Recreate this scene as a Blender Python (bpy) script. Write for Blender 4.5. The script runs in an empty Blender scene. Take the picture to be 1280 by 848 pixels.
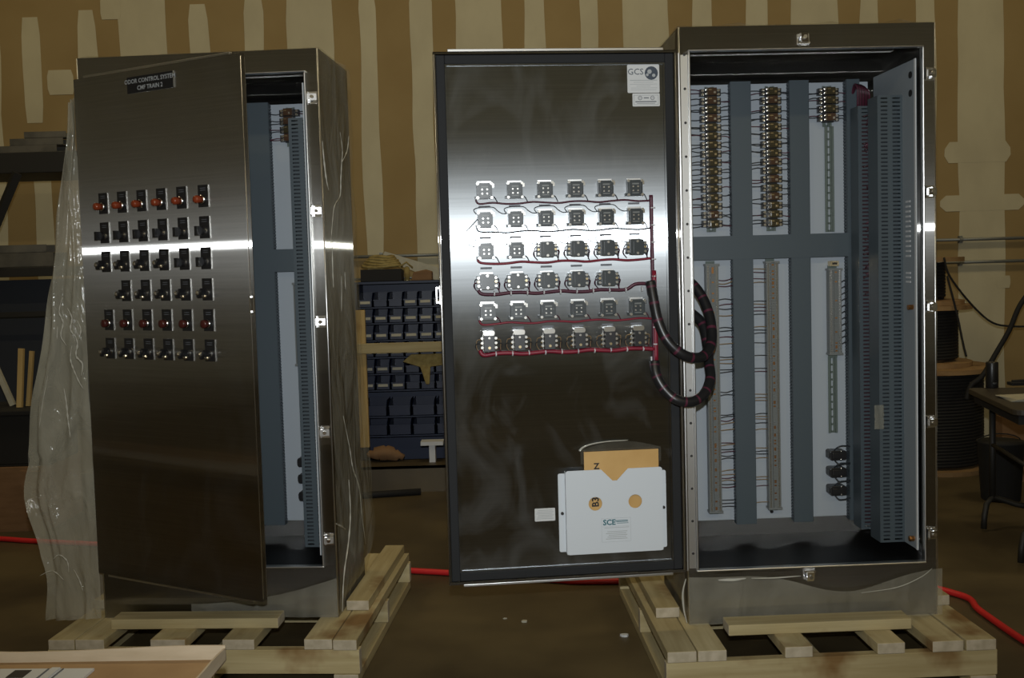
import bpy, bmesh, math, random
from mathutils import Vector, Matrix, noise
random.seed(7)
scene = bpy.context.scene
COL = scene.collection
R = math.radians

# ------------------------------------------------------------------ camera
F, CY, PITCH, ROLL, EYE = 1297.0, 404.0, R(3.34), R(-1.59), 1.487
cam_d = bpy.data.cameras.new('camera'); cam = bpy.data.objects.new('camera', cam_d)
COL.objects.link(cam); scene.camera = cam
cam_d.sensor_width = 36.0; cam_d.lens = 36.0 * F / 1280.0
cam_d.shift_y = -(424.0 - CY) / 1280.0
cam_d.clip_start = 0.05; cam_d.clip_end = 100
cam.matrix_world = (Matrix.Translation((0, 0, EYE)) @ Matrix.Rotation(math.pi / 2 - PITCH, 4, 'X')
                    @ Matrix.Rotation(ROLL, 4, 'Z'))
# ------------------------------------------------------------------ world, lights, exposure
w = bpy.data.worlds.new('world'); scene.world = w; w.use_nodes = True
w.node_tree.nodes['Background'].inputs[0].default_value = (.5, .42, .28, 1)
w.node_tree.nodes['Background'].inputs[1].default_value = 0.02
vs = scene.view_settings
vs.view_transform = 'Standard'; vs.look = 'None'; vs.gamma = 1.0; vs.use_curve_mapping = False
vs.exposure = 0.0


def area(name, loc, target, size, power, color, size_y=None):
    d = bpy.data.lights.new(name, 'AREA'); d.energy = power; d.color = color; d.size = size
    if size_y: d.shape = 'RECTANGLE'; d.size_y = size_y
    o = bpy.data.objects.new(name, d); COL.objects.link(o); o.location = loc
    o.rotation_euler = (Vector(target) - Vector(loc)).to_track_quat('-Z', 'Y').to_euler()
    return o


# the flash on the camera, and the warehouse's own ceiling lamps
fd_ = bpy.data.lights.new('camera_flash', 'SPOT'); fd_.energy = 330; fd_.color = (0.92, 0.97, 1.0)
fd_.spot_size = R(88); fd_.spot_blend = 1.0; fd_.shadow_soft_size = 0.018
fo_ = bpy.data.objects.new('camera_flash', fd_); COL.objects.link(fo_); fo_.location = (0, 0, EYE + .17)
fo_.rotation_euler = (Vector((.12, 3.7, EYE + .15)) - fo_.location).to_track_quat('-Z', 'Y').to_euler()
for lx in (-4.0, 0.0, 4.0):
    for ly, le in ((5.2, 36), (-3.8, 66)):
        area('ceiling_lamp', (lx, ly, 5.6), (lx, ly, 0), 1.2, le, (1.0, 0.83, 0.5), 0.5)


# ------------------------------------------------------------------ pixel helpers (1280 x 848 frame)
def ray(px, py):
    a = (px - 640) / F; b = (py - CY) / F
    cr, sr = math.cos(ROLL), math.sin(ROLL)
    X = cr * a + sr * b; Y = -sr * a + cr * b
    cp, sp = math.cos(PITCH), math.sin(PITCH)
    return Vector((0, 0, EYE)), Vector((X, cp - Y * sp, -sp - Y * cp))


def at(px, py, Y):
    o, d = ray(px, py); return o + d * ((Y - o.y) / d.y)


def onz(px, py, z=0.0):
    o, d = ray(px, py); return o + d * ((z - o.z) / d.z)


# ------------------------------------------------------------------ materials
def mat(name, col, rough=.6, metal=0., **k):
    m = bpy.data.materials.new(name); m.use_nodes = True
    b = m.node_tree.nodes['Principled BSDF']
    b.inputs['Base Color'].default_value = (*col, 1); b.inputs['Roughness'].default_value = rough
    b.inputs['Metallic'].default_value = metal
    for kk, v in k.items(): b.inputs[kk].default_value = v
    return m


def N(m, t, **k):
    n = m.node_tree.nodes.new(t)
    for a, v in k.items(): setattr(n, a, v)
    return n


def L(m, a, b): m.node_tree.links.new(a, b)


def coords(m, scale=(1, 1, 1), kind='Object'):
    t = N(m, 'ShaderNodeTexCoord'); mp = N(m, 'ShaderNodeMapping')
    mp.inputs['Scale'].default_value = scale
    L(m, t.outputs[kind], mp.inputs[0]); return mp.outputs[0]


def ramp(m, fac, stops):
    r = N(m, 'ShaderNodeValToRGB'); e = r.color_ramp.elements
    while len(e) < len(stops): e.new(.5)
    for el, (p, c) in zip(e, stops): el.position = p; el.color = (*c, 1)
    L(m, fac, r.inputs[0]); return r.outputs[0]


def noisy(name, c1, c2, scale=(5, 5, 5), detail=4, rough=.7, bump=0., lo=.35, hi=.65, metal=0., nscale=1., **k):
    m = mat(name, c1, rough, metal, **k)
    n = N(m, 'ShaderNodeTexNoise'); n.inputs['Scale'].default_value = nscale; n.inputs['Detail'].default_value = detail
    L(m, coords(m, scale), n.inputs[0])
    b = m.node_tree.nodes['Principled BSDF']
    L(m, ramp(m, n.outputs[0], [(lo, c1), (hi, c2)]), b.inputs['Base Color'])
    if bump:
        bp = N(m, 'ShaderNodeBump'); bp.inputs['Strength'].default_value = bump; bp.inputs['Distance'].default_value = .01
        L(m, n.outputs[0], bp.inputs['Height']); L(m, bp.outputs[0], b.inputs['Normal'])
    return m


def steel(name, col, ax, ay, ay2, wide, smudge=0.0, dist='GGX', grain=(2, 2, 150)):
    """brushed stainless: scatters widely across the grain (ax), little along it (ay)"""
    m = bpy.data.materials.new(name); m.use_nodes = True; nt = m.node_tree
    nt.nodes.remove(nt.nodes['Principled BSDF']); out = nt.nodes['Material Output']
    gs = []
    for yy_ in (ay, ay2):
        g = N(m, 'ShaderNodeBsdfAnisotropic'); g.distribution = 'GGX' if yy_ == ay else dist; gs.append(g)
        g.inputs['Roughness'].default_value = (ax * yy_) ** .25; g.inputs['Anisotropy'].default_value = -(1 - math.sqrt(yy_ / ax))
    gm = N(m, 'ShaderNodeMixShader'); gm.inputs[0].default_value = wide
    L(m, gs[0].outputs[0], gm.inputs[1]); L(m, gs[1].outputs[0], gm.inputs[2])
    vt = N(m, 'ShaderNodeVectorTransform'); vt.vector_type = 'VECTOR'; vt.convert_from = 'OBJECT'; vt.convert_to = 'WORLD'
    vt.inputs[0].default_value = (1, .15, 0)
    for g in gs: L(m, vt.outputs[0], g.inputs['Tangent'])
    n = N(m, 'ShaderNodeTexNoise'); n.inputs['Scale'].default_value = 1; n.inputs['Detail'].default_value = 3
    L(m, coords(m, grain), n.inputs[0])
    c2 = tuple(x * .85 for x in col)
    cc = ramp(m, n.outputs[0], [(.3, c2), (.7, col)])
    for g in gs: L(m, cc, g.inputs['Color'])
    n2 = N(m, 'ShaderNodeTexNoise'); n2.inputs['Scale'].default_value = 1; n2.inputs['Detail'].default_value = 7
    n2.inputs['Distortion'].default_value = 1.8
    L(m, coords(m, (6, 6, 3.2)), n2.inputs[0])
    mr = N(m, 'ShaderNodeMapRange'); mr.inputs[1].default_value = .47; mr.inputs[2].default_value = .78
    mr.inputs[3].default_value = smudge * .08; mr.inputs[4].default_value = smudge
    L(m, n2.outputs[0], mr.inputs[0])
    df = N(m, 'ShaderNodeBsdfDiffuse'); df.inputs[0].default_value = (.5, .53, .55, 1)
    mx = N(m, 'ShaderNodeMixShader')
    L(m, mr.outputs[0], mx.inputs[0]); L(m, gm.outputs[0], mx.inputs[1]); L(m, df.outputs[0], mx.inputs[2])
    L(m, mx.outputs[0], out.inputs[0])
    return m


def wood(name, c1, c2, scale):
    m = noisy(name, c1, c2, scale, 5, .8, .25, .3, .72)
    b = m.node_tree.nodes['Principled BSDF']
    src = b.inputs['Base Color'].links[0].from_socket
    oi = N(m, 'ShaderNodeObjectInfo'); hs = N(m, 'ShaderNodeHueSaturation')
    mr = N(m, 'ShaderNodeMapRange'); mr.inputs[3].default_value = .78; mr.inputs[4].default_value = 1.12
    L(m, oi.outputs['Random'], mr.inputs[0]); L(m, mr.outputs[0], hs.inputs['Value']); L(m, src, hs.inputs['Color'])
    n2 = N(m, 'ShaderNodeTexNoise'); n2.inputs['Scale'].default_value = 3.2; n2.inputs['Detail'].default_value = 4
    L(m, coords(m, (1, 1, 1)), n2.inputs[0])
    st = ramp(m, n2.outputs[0], [(.60, (1, 1, 1)), (.70, (.52, .36, .22))])
    mu = N(m, 'ShaderNodeMix'); mu.data_type = 'RGBA'; mu.blend_type = 'MULTIPLY'; mu.inputs[0].default_value = 1
    L(m, hs.outputs[0], mu.inputs[6]); L(m, st, mu.inputs[7]); L(m, mu.outputs[2], b.inputs['Base Color'])
    return m


def plastic(name, col, opac, rough=.12):
    m = bpy.data.materials.new(name); m.use_nodes = True
    b = m.node_tree.nodes['Principled BSDF']; out = m.node_tree.nodes['Material Output']
    b.inputs['Base Color'].default_value = (*col, 1); b.inputs['Roughness'].default_value = rough
    tr = N(m, 'ShaderNodeBsdfTransparent'); tr.inputs[0].default_value = (.97, .96, .9, 1)
    n = N(m, 'ShaderNodeTexNoise'); n.inputs['Scale'].default_value = 1; n.inputs['Detail'].default_value = 5
    n.inputs['Distortion'].default_value = 1.2
    L(m, coords(m, (9, 9, 4)), n.inputs[0])
    bp = N(m, 'ShaderNodeBump'); bp.inputs['Strength'].default_value = .7; bp.inputs['Distance'].default_value = .03
    L(m, n.outputs[0], bp.inputs['Height']); L(m, bp.outputs[0], b.inputs['Normal'])
    mr = N(m, 'ShaderNodeMapRange'); mr.inputs[1].default_value = .3; mr.inputs[2].default_value = .7
    mr.inputs[3].default_value = opac * .75; mr.inputs[4].default_value = min(1, opac * 1.25)
    L(m, n.outputs[0], mr.inputs[0])
    mx = N(m, 'ShaderNodeMixShader'); L(m, mr.outputs[0], mx.inputs[0]); L(m, tr.outputs[0], mx.inputs[1])
    L(m, b.outputs[0], mx.inputs[2]); L(m, mx.outputs[0], out.inputs[0])
    return m


M = {}
M['steel'] = steel('brushed_stainless', (.40, .39, .37), .55, .0008, .035, .18, .012)
M['steel_in'] = steel('stainless_inner_face', (.34, .355, .365), .40, .009, .050, .34, .075, 'BECKMANN')
M['steel_shaded'] = mat('stainless_floor_shade', (.05, .052, .055), .45, 1.)  # stainless darkened so the cabinet floor reads as shade
M['edge'] = mat('polished_edge', (.72, .72, .71), .32, 1.)
M['chrome'] = mat('chrome', (.80, .80, .80), .20, 1.)
M['gasket'] = mat('black_foam_gasket', (.008, .009, .0105), .8)
M['black'] = mat('black_plastic', (.012, .012, .013), .35)
M['matblack'] = mat('matt_black', (.006, .0055, .005), .8)
M['hole'] = mat('hole_black', (.004, .004, .004), .9)
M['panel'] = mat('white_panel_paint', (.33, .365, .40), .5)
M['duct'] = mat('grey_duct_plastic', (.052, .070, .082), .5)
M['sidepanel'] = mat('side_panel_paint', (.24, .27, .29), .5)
M['duct_shade'] = mat('duct_interior_shade', (.02, .025, .03), .8)  # duct plastic darkened: the shade inside is painted in
M['white'] = mat('white_enamel', (.58, .62, .66), .45)
M['label'] = mat('label_white', (.55, .56, .56), .5)
M['print'] = mat('print_grey', (.12, .13, .15), .6)
M['printblue'] = mat('print_navy', (.035, .05, .075), .5)
M['teal'] = mat('print_teal', (.02, .13, .16), .5)
M['palegrey'] = mat('print_pale', (.35, .37, .38), .5)
M['manila'] = noisy('manila_paper', (.50, .30, .10), (.56, .35, .13), (8, 8, 8), rough=.7)
M['ink'] = mat('ink_black', (.015, .012, .01), .6)
M['amber'] = mat('amber_lens', (.20, .035, .012), .15)
M['redbtn'] = mat('dark_red_cap', (.055, .012, .010), .25)
M['relay'] = mat('relay_olive', (.045, .036, .018), .18)
M['relay2'] = mat('relay_brown', (.065, .035, .02), .18)
M['brass'] = mat('brass', (.62, .50, .30), .25, 1.)
M['silver'] = mat('zinc_screw', (.75, .73, .68), .22, 1.)
M['termgrey'] = mat('terminal_grey', (.16, .17, .165), .35)
M['rail'] = mat('rail_green_grey', (.10, .125, .11), .4)
M['wire_dark'] = mat('wire_dark', (.022, .026, .032), .5)
M['wire_red'] = mat('wire_red', (.20, .010, .026), .45)
M['wire_purple'] = mat('wire_dark_red', (.075, .014, .03), .45)
M['wire_maroon'] = mat('wire_maroon', (.036, .009, .014), .5)
M['wire_tan'] = mat('wire_tan', (.25, .17, .09), .5)
M['cblock'] = mat('contact_block', (.035, .042, .045), .3)
M['tie'] = mat('cable_tie', (.5, .5, .5), .5)
M['wood_x'] = wood('pale_lumber_x', (.36, .285, .135), (.50, .42, .235), (2.2, 34, 34))
M['wood_y'] = wood('pale_lumber_y', (.36, .285, .135), (.50, .42, .235), (34, 2.2, 34))
M['wood_z'] = wood('yellow_lumber_z', (.40, .27, .10), (.50, .36, .15), (34, 34, 2.2))
M['endgrain'] = noisy('lumber_end_grain', (.36, .31, .22), (.46, .40, .30), (30, 30, 30), 3, .85)
M['reelwood'] = wood('reel_wood', (.24, .14, .055), (.34, .21, .09), (3, 18, 18))
M['tape_paper'] = noisy('drywall_paper', (.265, .185, .075), (.30, .215, .092), (2, 2, 2), 4, .9)
M['compound'] = noisy('joint_compound', (.45, .405, .275), (.50, .455, .31), (5, 5, 3), 4, .9, .1)
M['floor'] = noisy('stained_concrete', (.045, .032, .015), (.100, .075, .035), (1.6, 1.6, 1.6), 8, .5, .03)
M['wallpaint'] = mat('painted_wall', (.50, .52, .53), .9)
M['ceil'] = mat('ceiling_board', (.42, .37, .29), .9)
M['conduit'] = mat('galvanised_conduit', (.22, .23, .22), .5, .6)
M['bluebin'] = mat('blue_bin', (.004, .010, .038), .4)
M['bluerack'] = mat('blue_rack', (.007, .016, .05), .5)
M['paper'] = noisy('paper_card', (.38, .36, .28), (.44, .42, .33), (20, 20, 20), rough=.8)
M['cardboard'] = noisy('cardboard', (.30, .185, .085), (.36, .23, .11), (6, 6, 40), 4, .85)
M['cardboard_dark'] = noisy('cardboard_dark', (.16, .085, .035), (.20, .11, .05), (6, 6, 30), 4, .85)
M['card_lit'] = noisy('cardboard_lit', (.44, .36, .25), (.54, .45, .33), (5, 5, 30), 4, .85)  # cardboard lightened: tray rim painted as lit by the flash
M['rackblack'] = mat('rack_black', (.012, .011, .009), .6)
M['greybar'] = noisy('dull_steel_bar', (.10, .095, .08), (.16, .15, .125), (8, 8, 8), 3, .5, metal=.4)
M['hose'] = mat('red_hose', (.55, .018, .02), .4)
M['ropey'] = noisy('yellow_rope', (.22, .16, .05), (.32, .25, .09), (30, 30, 30), 3, .9)
M['wrap_haze'] = plastic('hazy_polythene', (.42, .40, .32), .46, .10)
M['wrap_clear'] = plastic('clear_polythene', (.48, .46, .38), .24, .08)
M['wrap_fold_glint'] = plastic('fold_glint_polythene', (.62, .61, .55), .55, .05)  # paler than the film, so folds carry their glints in colour
M['wrap_thin'] = plastic('thin_polythene', (.50, .48, .42), .07, .06)
M['copper'] = mat('copper_lug', (.6, .28, .1), .3, 1.)
M['tabletop'] = mat('dark_laminate', (.035, .028, .02), .5)
M['dashblue'] = mat('dark_blue_metal', (.03, .035, .045), .6)


# ------------------------------------------------------------------ mesh builder
class MB:
    def __init__(s): s.v = []; s.f = []; s.m = []; s.mx = Matrix.Identity(4)

    def add(s, vs_, fs, m=0):
        n = len(s.v); s.v += [tuple(s.mx @ Vector(p)) for p in vs_]
        for f in fs: s.f.append([i + n for i in f]); s.m.append(m)
        return s

    def box(s, x0, x1, y0, y1, z0, z1, m=0):
        return s.add([(x0, y0, z0), (x1, y0, z0), (x1, y1, z0), (x0, y1, z0), (x0, y0, z1), (x1, y0, z1), (x1, y1, z1), (x0, y1, z1)],
                     [(0, 3, 2, 1), (4, 5, 6, 7), (0, 1, 5, 4), (1, 2, 6, 5), (2, 3, 7, 6), (3, 0, 4, 7)], m)

    def cbox(s, c, d, m=0):
        return s.box(c[0] - d[0] / 2, c[0] + d[0] / 2, c[1] - d[1] / 2, c[1] + d[1] / 2, c[2] - d[2] / 2, c[2] + d[2] / 2, m)

    def tube(s, pts, r, n=6, m=0, rf=None, mf=None):
        pts = [Vector(p) for p in pts]; k = len(pts); V = []; Fc = []; base = len(s.v)
        up = Vector((0, 0, 1)); pa = None
        for i, p in enumerate(pts):
            t = (pts[min(i + 1, k - 1)] - pts[max(i - 1, 0)]).normalized()
            if pa is None:
                a = t.cross(up if abs(t.z) < .9 else Vector((1, 0, 0))).normalized()
            else:
                a = (pa - t * pa.dot(t)).normalized()
            pa = a; b = t.cross(a); rr = rf(i) if rf else r
            V += [tuple(p + (a * math.cos(2 * math.pi * j / n) + b * math.sin(2 * math.pi * j / n)) * rr) for j in range(n)]
        s.v += [tuple(s.mx @ Vector(p)) for p in V]
        for i in range(k - 1):
            for j in range(n):
                j2 = (j + 1) % n
                s.f.append([base + i * n + j, base + i * n + j2, base + (i + 1) * n + j2, base + (i + 1) * n + j])
                s.m.append(mf(i) if mf else m)
        s.f.append([base + j for j in range(n)][::-1]); s.m.append(m)
        s.f.append([base + (k - 1) * n + j for j in range(n)]); s.m.append(m)
        return s

    def cyl(s, p0, p1, r, n=12, m=0, r2=None):
        return s.tube([p0, p1], r, n, m, rf=(lambda i: r if i == 0 else r2) if r2 is not None else None)

    def prism(s, poly, fn, d0, d1, m=0, ms=None):
        n = len(poly); V = [fn(a, b, d0) for a, b in poly] + [fn(a, b, d1) for a, b in poly]
        s.add(V, [tuple(range(n))[::-1], tuple(range(n, 2 * n))], m)
        k = len(s.v) - 2 * n
        for i in range(n):
            j = (i + 1) % n; s.f.append([k + i, k + j, k + n + j, k + n + i]); s.m.append(m if ms is None else ms)
        return s

    def grid(s, fn, nu, nv, m=0, closed=False):
        V = [fn(i / nu, j / nv) for j in range(nv + 1) for i in range(nu + 1)]
        return s.add(V, [(j * (nu + 1) + i, j * (nu + 1) + i + 1, (j + 1) * (nu + 1) + i + 1, (j + 1) * (nu + 1) + i) for j in range(nv) for i in range(nu)], m)

    def mesh(s, name, mats, smooth=False, recalc=True):
        me = bpy.data.meshes.new(name); me.from_pydata(s.v, [], s.f)
        for x in (mats if isinstance(mats, (list, tuple)) else [mats]): me.materials.append(M[x] if isinstance(x, str) else x)
        for p, i in zip(me.polygons, s.m): p.material_index = i
        if recalc:
            b = bmesh.new(); b.from_mesh(me); bmesh.ops.recalc_face_normals(b, faces=b.faces); b.to_mesh(me); b.free()
        if smooth:
            for p in me.polygons: p.use_smooth = True
        me.update(); return me

    def build(s, name, mats, parent=None, smooth=False, bevel=0, loc=None, recalc=True):
        o = inst(name, s.mesh(name, mats, smooth, recalc), parent, loc)
        if isinstance(mats, str) and mats in ('wood_x', 'wood_y'):
            o.data.materials.append(M['endgrain']); ax = 0 if mats == 'wood_x' else 1
            for p in o.data.polygons:
                if abs(p.normal[ax]) > .9: p.material_index = 1
        if bevel:
            md = o.modifiers.new('bevel', 'BEVEL'); md.width = bevel; md.segments = 2; md.limit_method = 'ANGLE'
        return o


def inst(name, me, parent=None, loc=None, rot=None):
    o = bpy.data.objects.new(name, me); COL.objects.link(o)
    if parent: o.parent = parent
    if loc: o.location = loc
    if rot: o.rotation_euler = rot
    return o


def tag(o, label, cat, group=None, kind=None):
    if label: o['label'] = label
    if cat: o['category'] = cat
    if group: o['group'] = group
    if kind: o['kind'] = kind
    return o


def thing(name, label, cat, loc=(0, 0, 0), rz=0, group=None):
    o = inst(name, None, None, loc, (0, 0, rz)); o.empty_display_size = .1
    return tag(o, label, cat, group)


def struct(o): o['kind'] = 'structure'; return o


def smooth_path(pts, n=6):
    pts = [Vector(p) for p in pts]; P = [pts[0]] + pts + [pts[-1]]; out = []
    for i in range(1, len(P) - 2):
        a, b, c, d = P[i - 1:i + 3]
        for k in range(n):
            t = k / n
            out.append(.5 * ((2 * b) + (c - a) * t + (2 * a - 5 * b + 4 * c - d) * t * t + (3 * b - a - 3 * c + d) * t ** 3))
    out.append(pts[-1]); return out


def text_into(mb, txt, size, fn, m=0, align='CENTER', bold=0.0):
    cu = bpy.data.curves.new('t', 'FONT'); cu.body = txt; cu.size = size; cu.align_x = align; cu.align_y = 'CENTER'
    cu.resolution_u = 2; cu.offset = bold
    o = bpy.data.objects.new('t', cu); COL.objects.link(o)
    me = bpy.data.meshes.new_from_object(o)
    mb.add([fn(v.co.x, v.co.y) for v in me.vertices], [tuple(p.vertices) for p in me.polygons], m)
    bpy.data.objects.remove(o); bpy.data.curves.remove(cu); bpy.data.meshes.remove(me)


def rrect(x0, x1, z0, z1, r, n=4):
    pts = []
    for cx, cz, a0 in ((x1 - r, z1 - r, 0), (x0 + r, z1 - r, 90), (x0 + r, z0 + r, 180), (x1 - r, z0 + r, 270)):
        for i in range(n + 1):
            a = R(a0 + 90 * i / n); pts.append((cx + r * math.cos(a), cz + r * math.sin(a)))
    return pts


def disc(cx, cz, r, n=16): return [(cx + r * math.cos(2 * math.pi * i / n), cz + r * math.sin(2 * math.pi * i / n)) for i in range(n)]


# ------------------------------------------------------------------ the room
YW = 7.65
b = MB(); b.box(-9, 9, -7, YW, -.1, 0); struct(b.build('floor', 'floor'))
b = MB(); b.box(-9, 9, YW, YW + .12, 0, 6.2); wall = struct(b.build('wall_back', 'tape_paper'))
b = MB(); b.box(-9.12, -9, -7, YW, 0, 6.2); struct(b.build('wall_left', 'wallpaint'))
b = MB(); b.box(9, 9.12, -7, YW, 0, 6.2); struct(b.build('wall_right', 'wallpaint'))
b = MB(); b.box(-9, 9, -7.12, -7, 0, 6.2); struct(b.build('wall_front', 'wallpaint'))
b = MB(); b.box(-9.12, 9.12, -7.12, YW + .12, 6.2, 6.3); struct(b.build('ceiling', 'ceil'))


def compound(x, wd, z0, z1, seed, rag=.012, seg=.11, cap=True, th=.002):
    n = max(3, int((z1 - z0) / seg)); Lp, Rp = [], []
    for i in range(n + 1):
        z = z0 + (z1 - z0) * i / n; t = 1.0
        if cap and (i == 0 or i == n): t = .8 if n > 8 else .86
        Lp.append((x - wd / 2 * t + rag * .55 * noise.noise((seed * 3.1, z * 2.2, .3)) * 2, z))
        Rp.append((x + wd / 2 * t + rag * .55 * noise.noise((seed * 5.7 + 9, z * 2.2, .7)) * 2, z))
    mb = MB(); V = []
    for (a, z), (c, _) in zip(Lp, Rp): V += [(a, YW - th, z), (c, YW - th, z), (c, YW + .01, z), (a, YW + .01, z)]
    fs = []
    for i in range(n):
        k = i * 4
        fs += [(k, k + 1, k + 5, k + 4), (k + 1, k + 2, k + 6, k + 5), (k + 3, k, k + 4, k + 7)]
    fs += [(0, 3, 2, 1), (n * 4, n * 4 + 1, n * 4 + 2, n * 4 + 3)]
    mb.add(V, fs); return mb.build('joint_compound_strip', 'compound', wall)


x0 = at(597, 15, YW).x
for k in range(-9, 12):
    x = x0 + k * .4064
    if k % 3 == 0:
        compound(x, .335, 0.0, 6.15, k, .02, .2)
    else:
        tops = {-8: 3.36, -7: 3.40, -5: 3.42, -4: 3.46, -2: 3.47, -1: 3.5}
        z1 = tops.get(k, 3.5 + .02 * k)
        if k == -8:
            compound(x, .135, 2.60, z1, k); compound(x + .03, .13, 1.0, 2.30, k + 40); continue
        compound(x + .01 * math.sin(k * 2.3), .125 + .03 * math.sin(k * 1.7) ** 2, .0, z1, k, .016)
for (pa, pb, ya, yb) in ((60, 92, 88, 118), (1180, 1262, 178, 202), (1176, 1280, 245, 262), (1246, 1262, 345, 360), (125, 150, -6, 24), (1010, 1040, 2, 26)):
    A = at(pa, ya, YW); B = at(pb, yb, YW)
    compound((A.x + B.x) / 2, B.x - A.x, B.z, A.z, pa * .01, .02, .04, th=.003)


def conduit(pa, pb, r, label):
    A = at(*pa, YW - .03); B = at(*pb, YW - .03); z = (A.z + B.z) / 2
    t = thing('wall_conduit', label, 'conduit', ((A.x + B.x) / 2, YW - .03, z))
    h = (B.x - A.x) / 2
    mb = MB(); mb.cyl((-h, 0, 0), (h, 0, 0), r, 10); mb.build('pipe', 'conduit', t, True)
    k = -h + .3
    while k < h:
        mb = MB(); mb.cyl((k - .012, 0, 0), (k + .012, 0, 0), r + .006, 10); mb.box(k - .012, k + .012, .0, .032, -r * 2.2, r * 2.2)
        mb.build('pipe_strap', 'conduit', t); k += 1.1


conduit((425, 321), (600, 318), .012, 'upper thin metal conduit on wall above the blue bin rack')
conduit((425, 349), (600, 346), .010, 'lower thin metal conduit on wall just above the blue bin rack')
conduit((1150, 300), (1330, 297), .012, 'upper thin metal conduit on wall right of the open cabinet')
conduit((1150, 329), (1330, 325), .012, 'lower thin metal conduit on wall above the cable reels')

# ------------------------------------------------------------------ control cabinets
W, D, H = .914, .47, 2.127
OX0, OX1, OZ0, OZ1 = .037, .862, .20, 2.04


def duct_panel(px0, px1, z0, z1, y0, y1, horizontal=False):
    """wire duct on the back panel: cover, two slotted side walls"""
    mb = MB()
    mb.box(px0, px1, y0, y0 + .003, z0, z1, 0)               # cover
    mb.box(px0 + .002, px1 - .002, y1 - .002, y1, z0, z1, 1)
    if horizontal:
        for z in (z0 + .001, z1 - .003):
            mb.box(px0, px1, y0 + .003, y0 + .018, z, z + .002, 0)
            k = px0
            while k < px1 - .01: mb.box(k, k + .008, y0 + .018, y1, z, z + .002, 0); k += .0125
    else:
        mb.box(px0 - .001, px0 + .001, y0, y0 + .012, z0, z1, 0); mb.box(px1 - .001, px1 + .001, y0, y0 + .012, z0, z1, 0)
        for x in (px0, px1 - .002):
            mb.box(x, x + .002, y0 + .003, y0 + .016, z0, z1, 0)
            k = z0
            while k < z1 - .009: mb.box(x, x + .002, y0 + .016, y1, k, k + .008, 0); k += .0125
    return mb


def side_duct(x0, x1, y0, y1, z0, z1, red=0):
    """duct on the side panel: slotted walls face front and back, cover faces left"""
    mb = MB()
    mb.box(x0, x0 + .003, y0, y1, z0, z1, 0)
    mb.box(x1 - .003, x1, y0, y1, z0, z1, 0)
    wd = x1 - x0; p = .0145
    for y in (y0, y1 - .002):
        mb.box(x0 + .003, x0 + .003 + wd * .10, y, y + .002, z0, z1, 0)
        mb.box(x0 + wd * .40, x0 + wd * .60, y, y + .002, z0, z1, 0)
        mb.box(x1 - .003 - wd * .06, x1 - .003, y, y + .002, z0, z1, 0)
        k = z0
        while k < z1 - .008:
            mb.box(x0 + .003, x1 - .003, y - .0006, y + .0026, k, k + .0085, 0); k += p
    mb.box(x0 + .01, x1 - .01, y0 + .02, y1 - .02, z0 + .01, z1 - .05, 1)     # fill: painted shade in one duct, wires in the other
    return mb


def relay_mesh(variant):
    mb = MB(); rr = random.Random(variant)
    mb.cbox((0, -.012, 0), (.040, .024, .0335), 0)
    mb.cbox((.001, -.036, rr.uniform(-.001, .001)), (.036, .028, .028), 1)
    mb.cbox((.001, -.0525, 0), (.028, .005, .020), 1)
    for sx in (-1, 1):
        mb.cbox((sx * .0305, -.013, 0), (.020, .022, .026), 0)
        for dz in (-.0075, .0075):
            mb.cyl((sx * .031, -.024, dz), (sx * .031, -.028, dz), .0052, 8, 2)
            if sx < 0: mb.cyl((-.0195, -.040, dz), (-.0195, -.050, dz), .004, 8, 2)
    mb.cbox((-.008, -.0555, .006), (.012, .002, .004), 3)
    mb.cbox((.009, -.0555, -.004), (.008, .002, .008), 3 if variant % 2 else 2)
    return mb.mesh('relay', ['black', 'relay' if variant % 2 else 'relay2', 'silver', 'brass'])


RELAYS = [relay_mesh(i) for i in range(4)]


def wires(ws, name, parent, mats):
    mb = MB()
    for pts, r, m in ws: mb.tube(smooth_path(pts, 4), r, 5, m)
    o = mb.build(name, mats, parent, True); o['kind'] = 'stuff'; return o


def term_strip(zc0, zc1, xc, wd, parent, y):
    mb = MB()
    mb.box(xc - .0175, xc + .0175, y - .008, y, zc0 - .02, zc1 + .02, 2)
    z = zc0; i = 0
    while z < zc1:
        mb.box(xc - wd / 2, xc + wd / 2, y - .040, y - .008, z, z + .0054, 0)
        mb.box(xc - .007, xc + .007, y - .047, y - .04, z, z + .0054, 0)
        for sx in (-1, 1): mb.box(xc + sx * wd * .34 - .003, xc + sx * wd * .34 + .003, y - .0412, y - .04, z + .001, z + .0044, 1)
        if random.random() < .25: mb.box(xc - .004, xc + .004, y - .0478, y - .047, z, z + .005, 3)
        z += .0062; i += 1
    for zz in (zc0 - .008, zc1 + .001): mb.box(xc - wd / 2 - .003, xc + wd / 2 + .003, y - .047, y - .006, zz, zz + .008, 0)
    return mb.build('terminal_strip', ['termgrey', 'silver', 'rail', 'copper'], parent)


def din_rail(z0, z1, xc, parent, y):
    mb = MB()
    for sx in (-1, 1):
        mb.box(xc + sx * .0145 - .004, xc + sx * .0145 + .004, y - .010, y - .008, z0, z1, 0)
        mb.box(xc + sx * .0105 - .0008, xc + sx * .0105 + .0008, y - .009, y, z0, z1, 0)
        mb.box(xc + sx * .0065 - .0035, xc + sx * .0065 + .0035, y - .002, y - .0005, z0, z1, 0)
    z = z0
    while z < z1 - .005: mb.box(xc - .0065, xc + .0065, y - .002, y - .0005, z, z + .008, 0); z += .030
    return mb.build('mounting_rail', ['rail'], parent)


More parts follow.
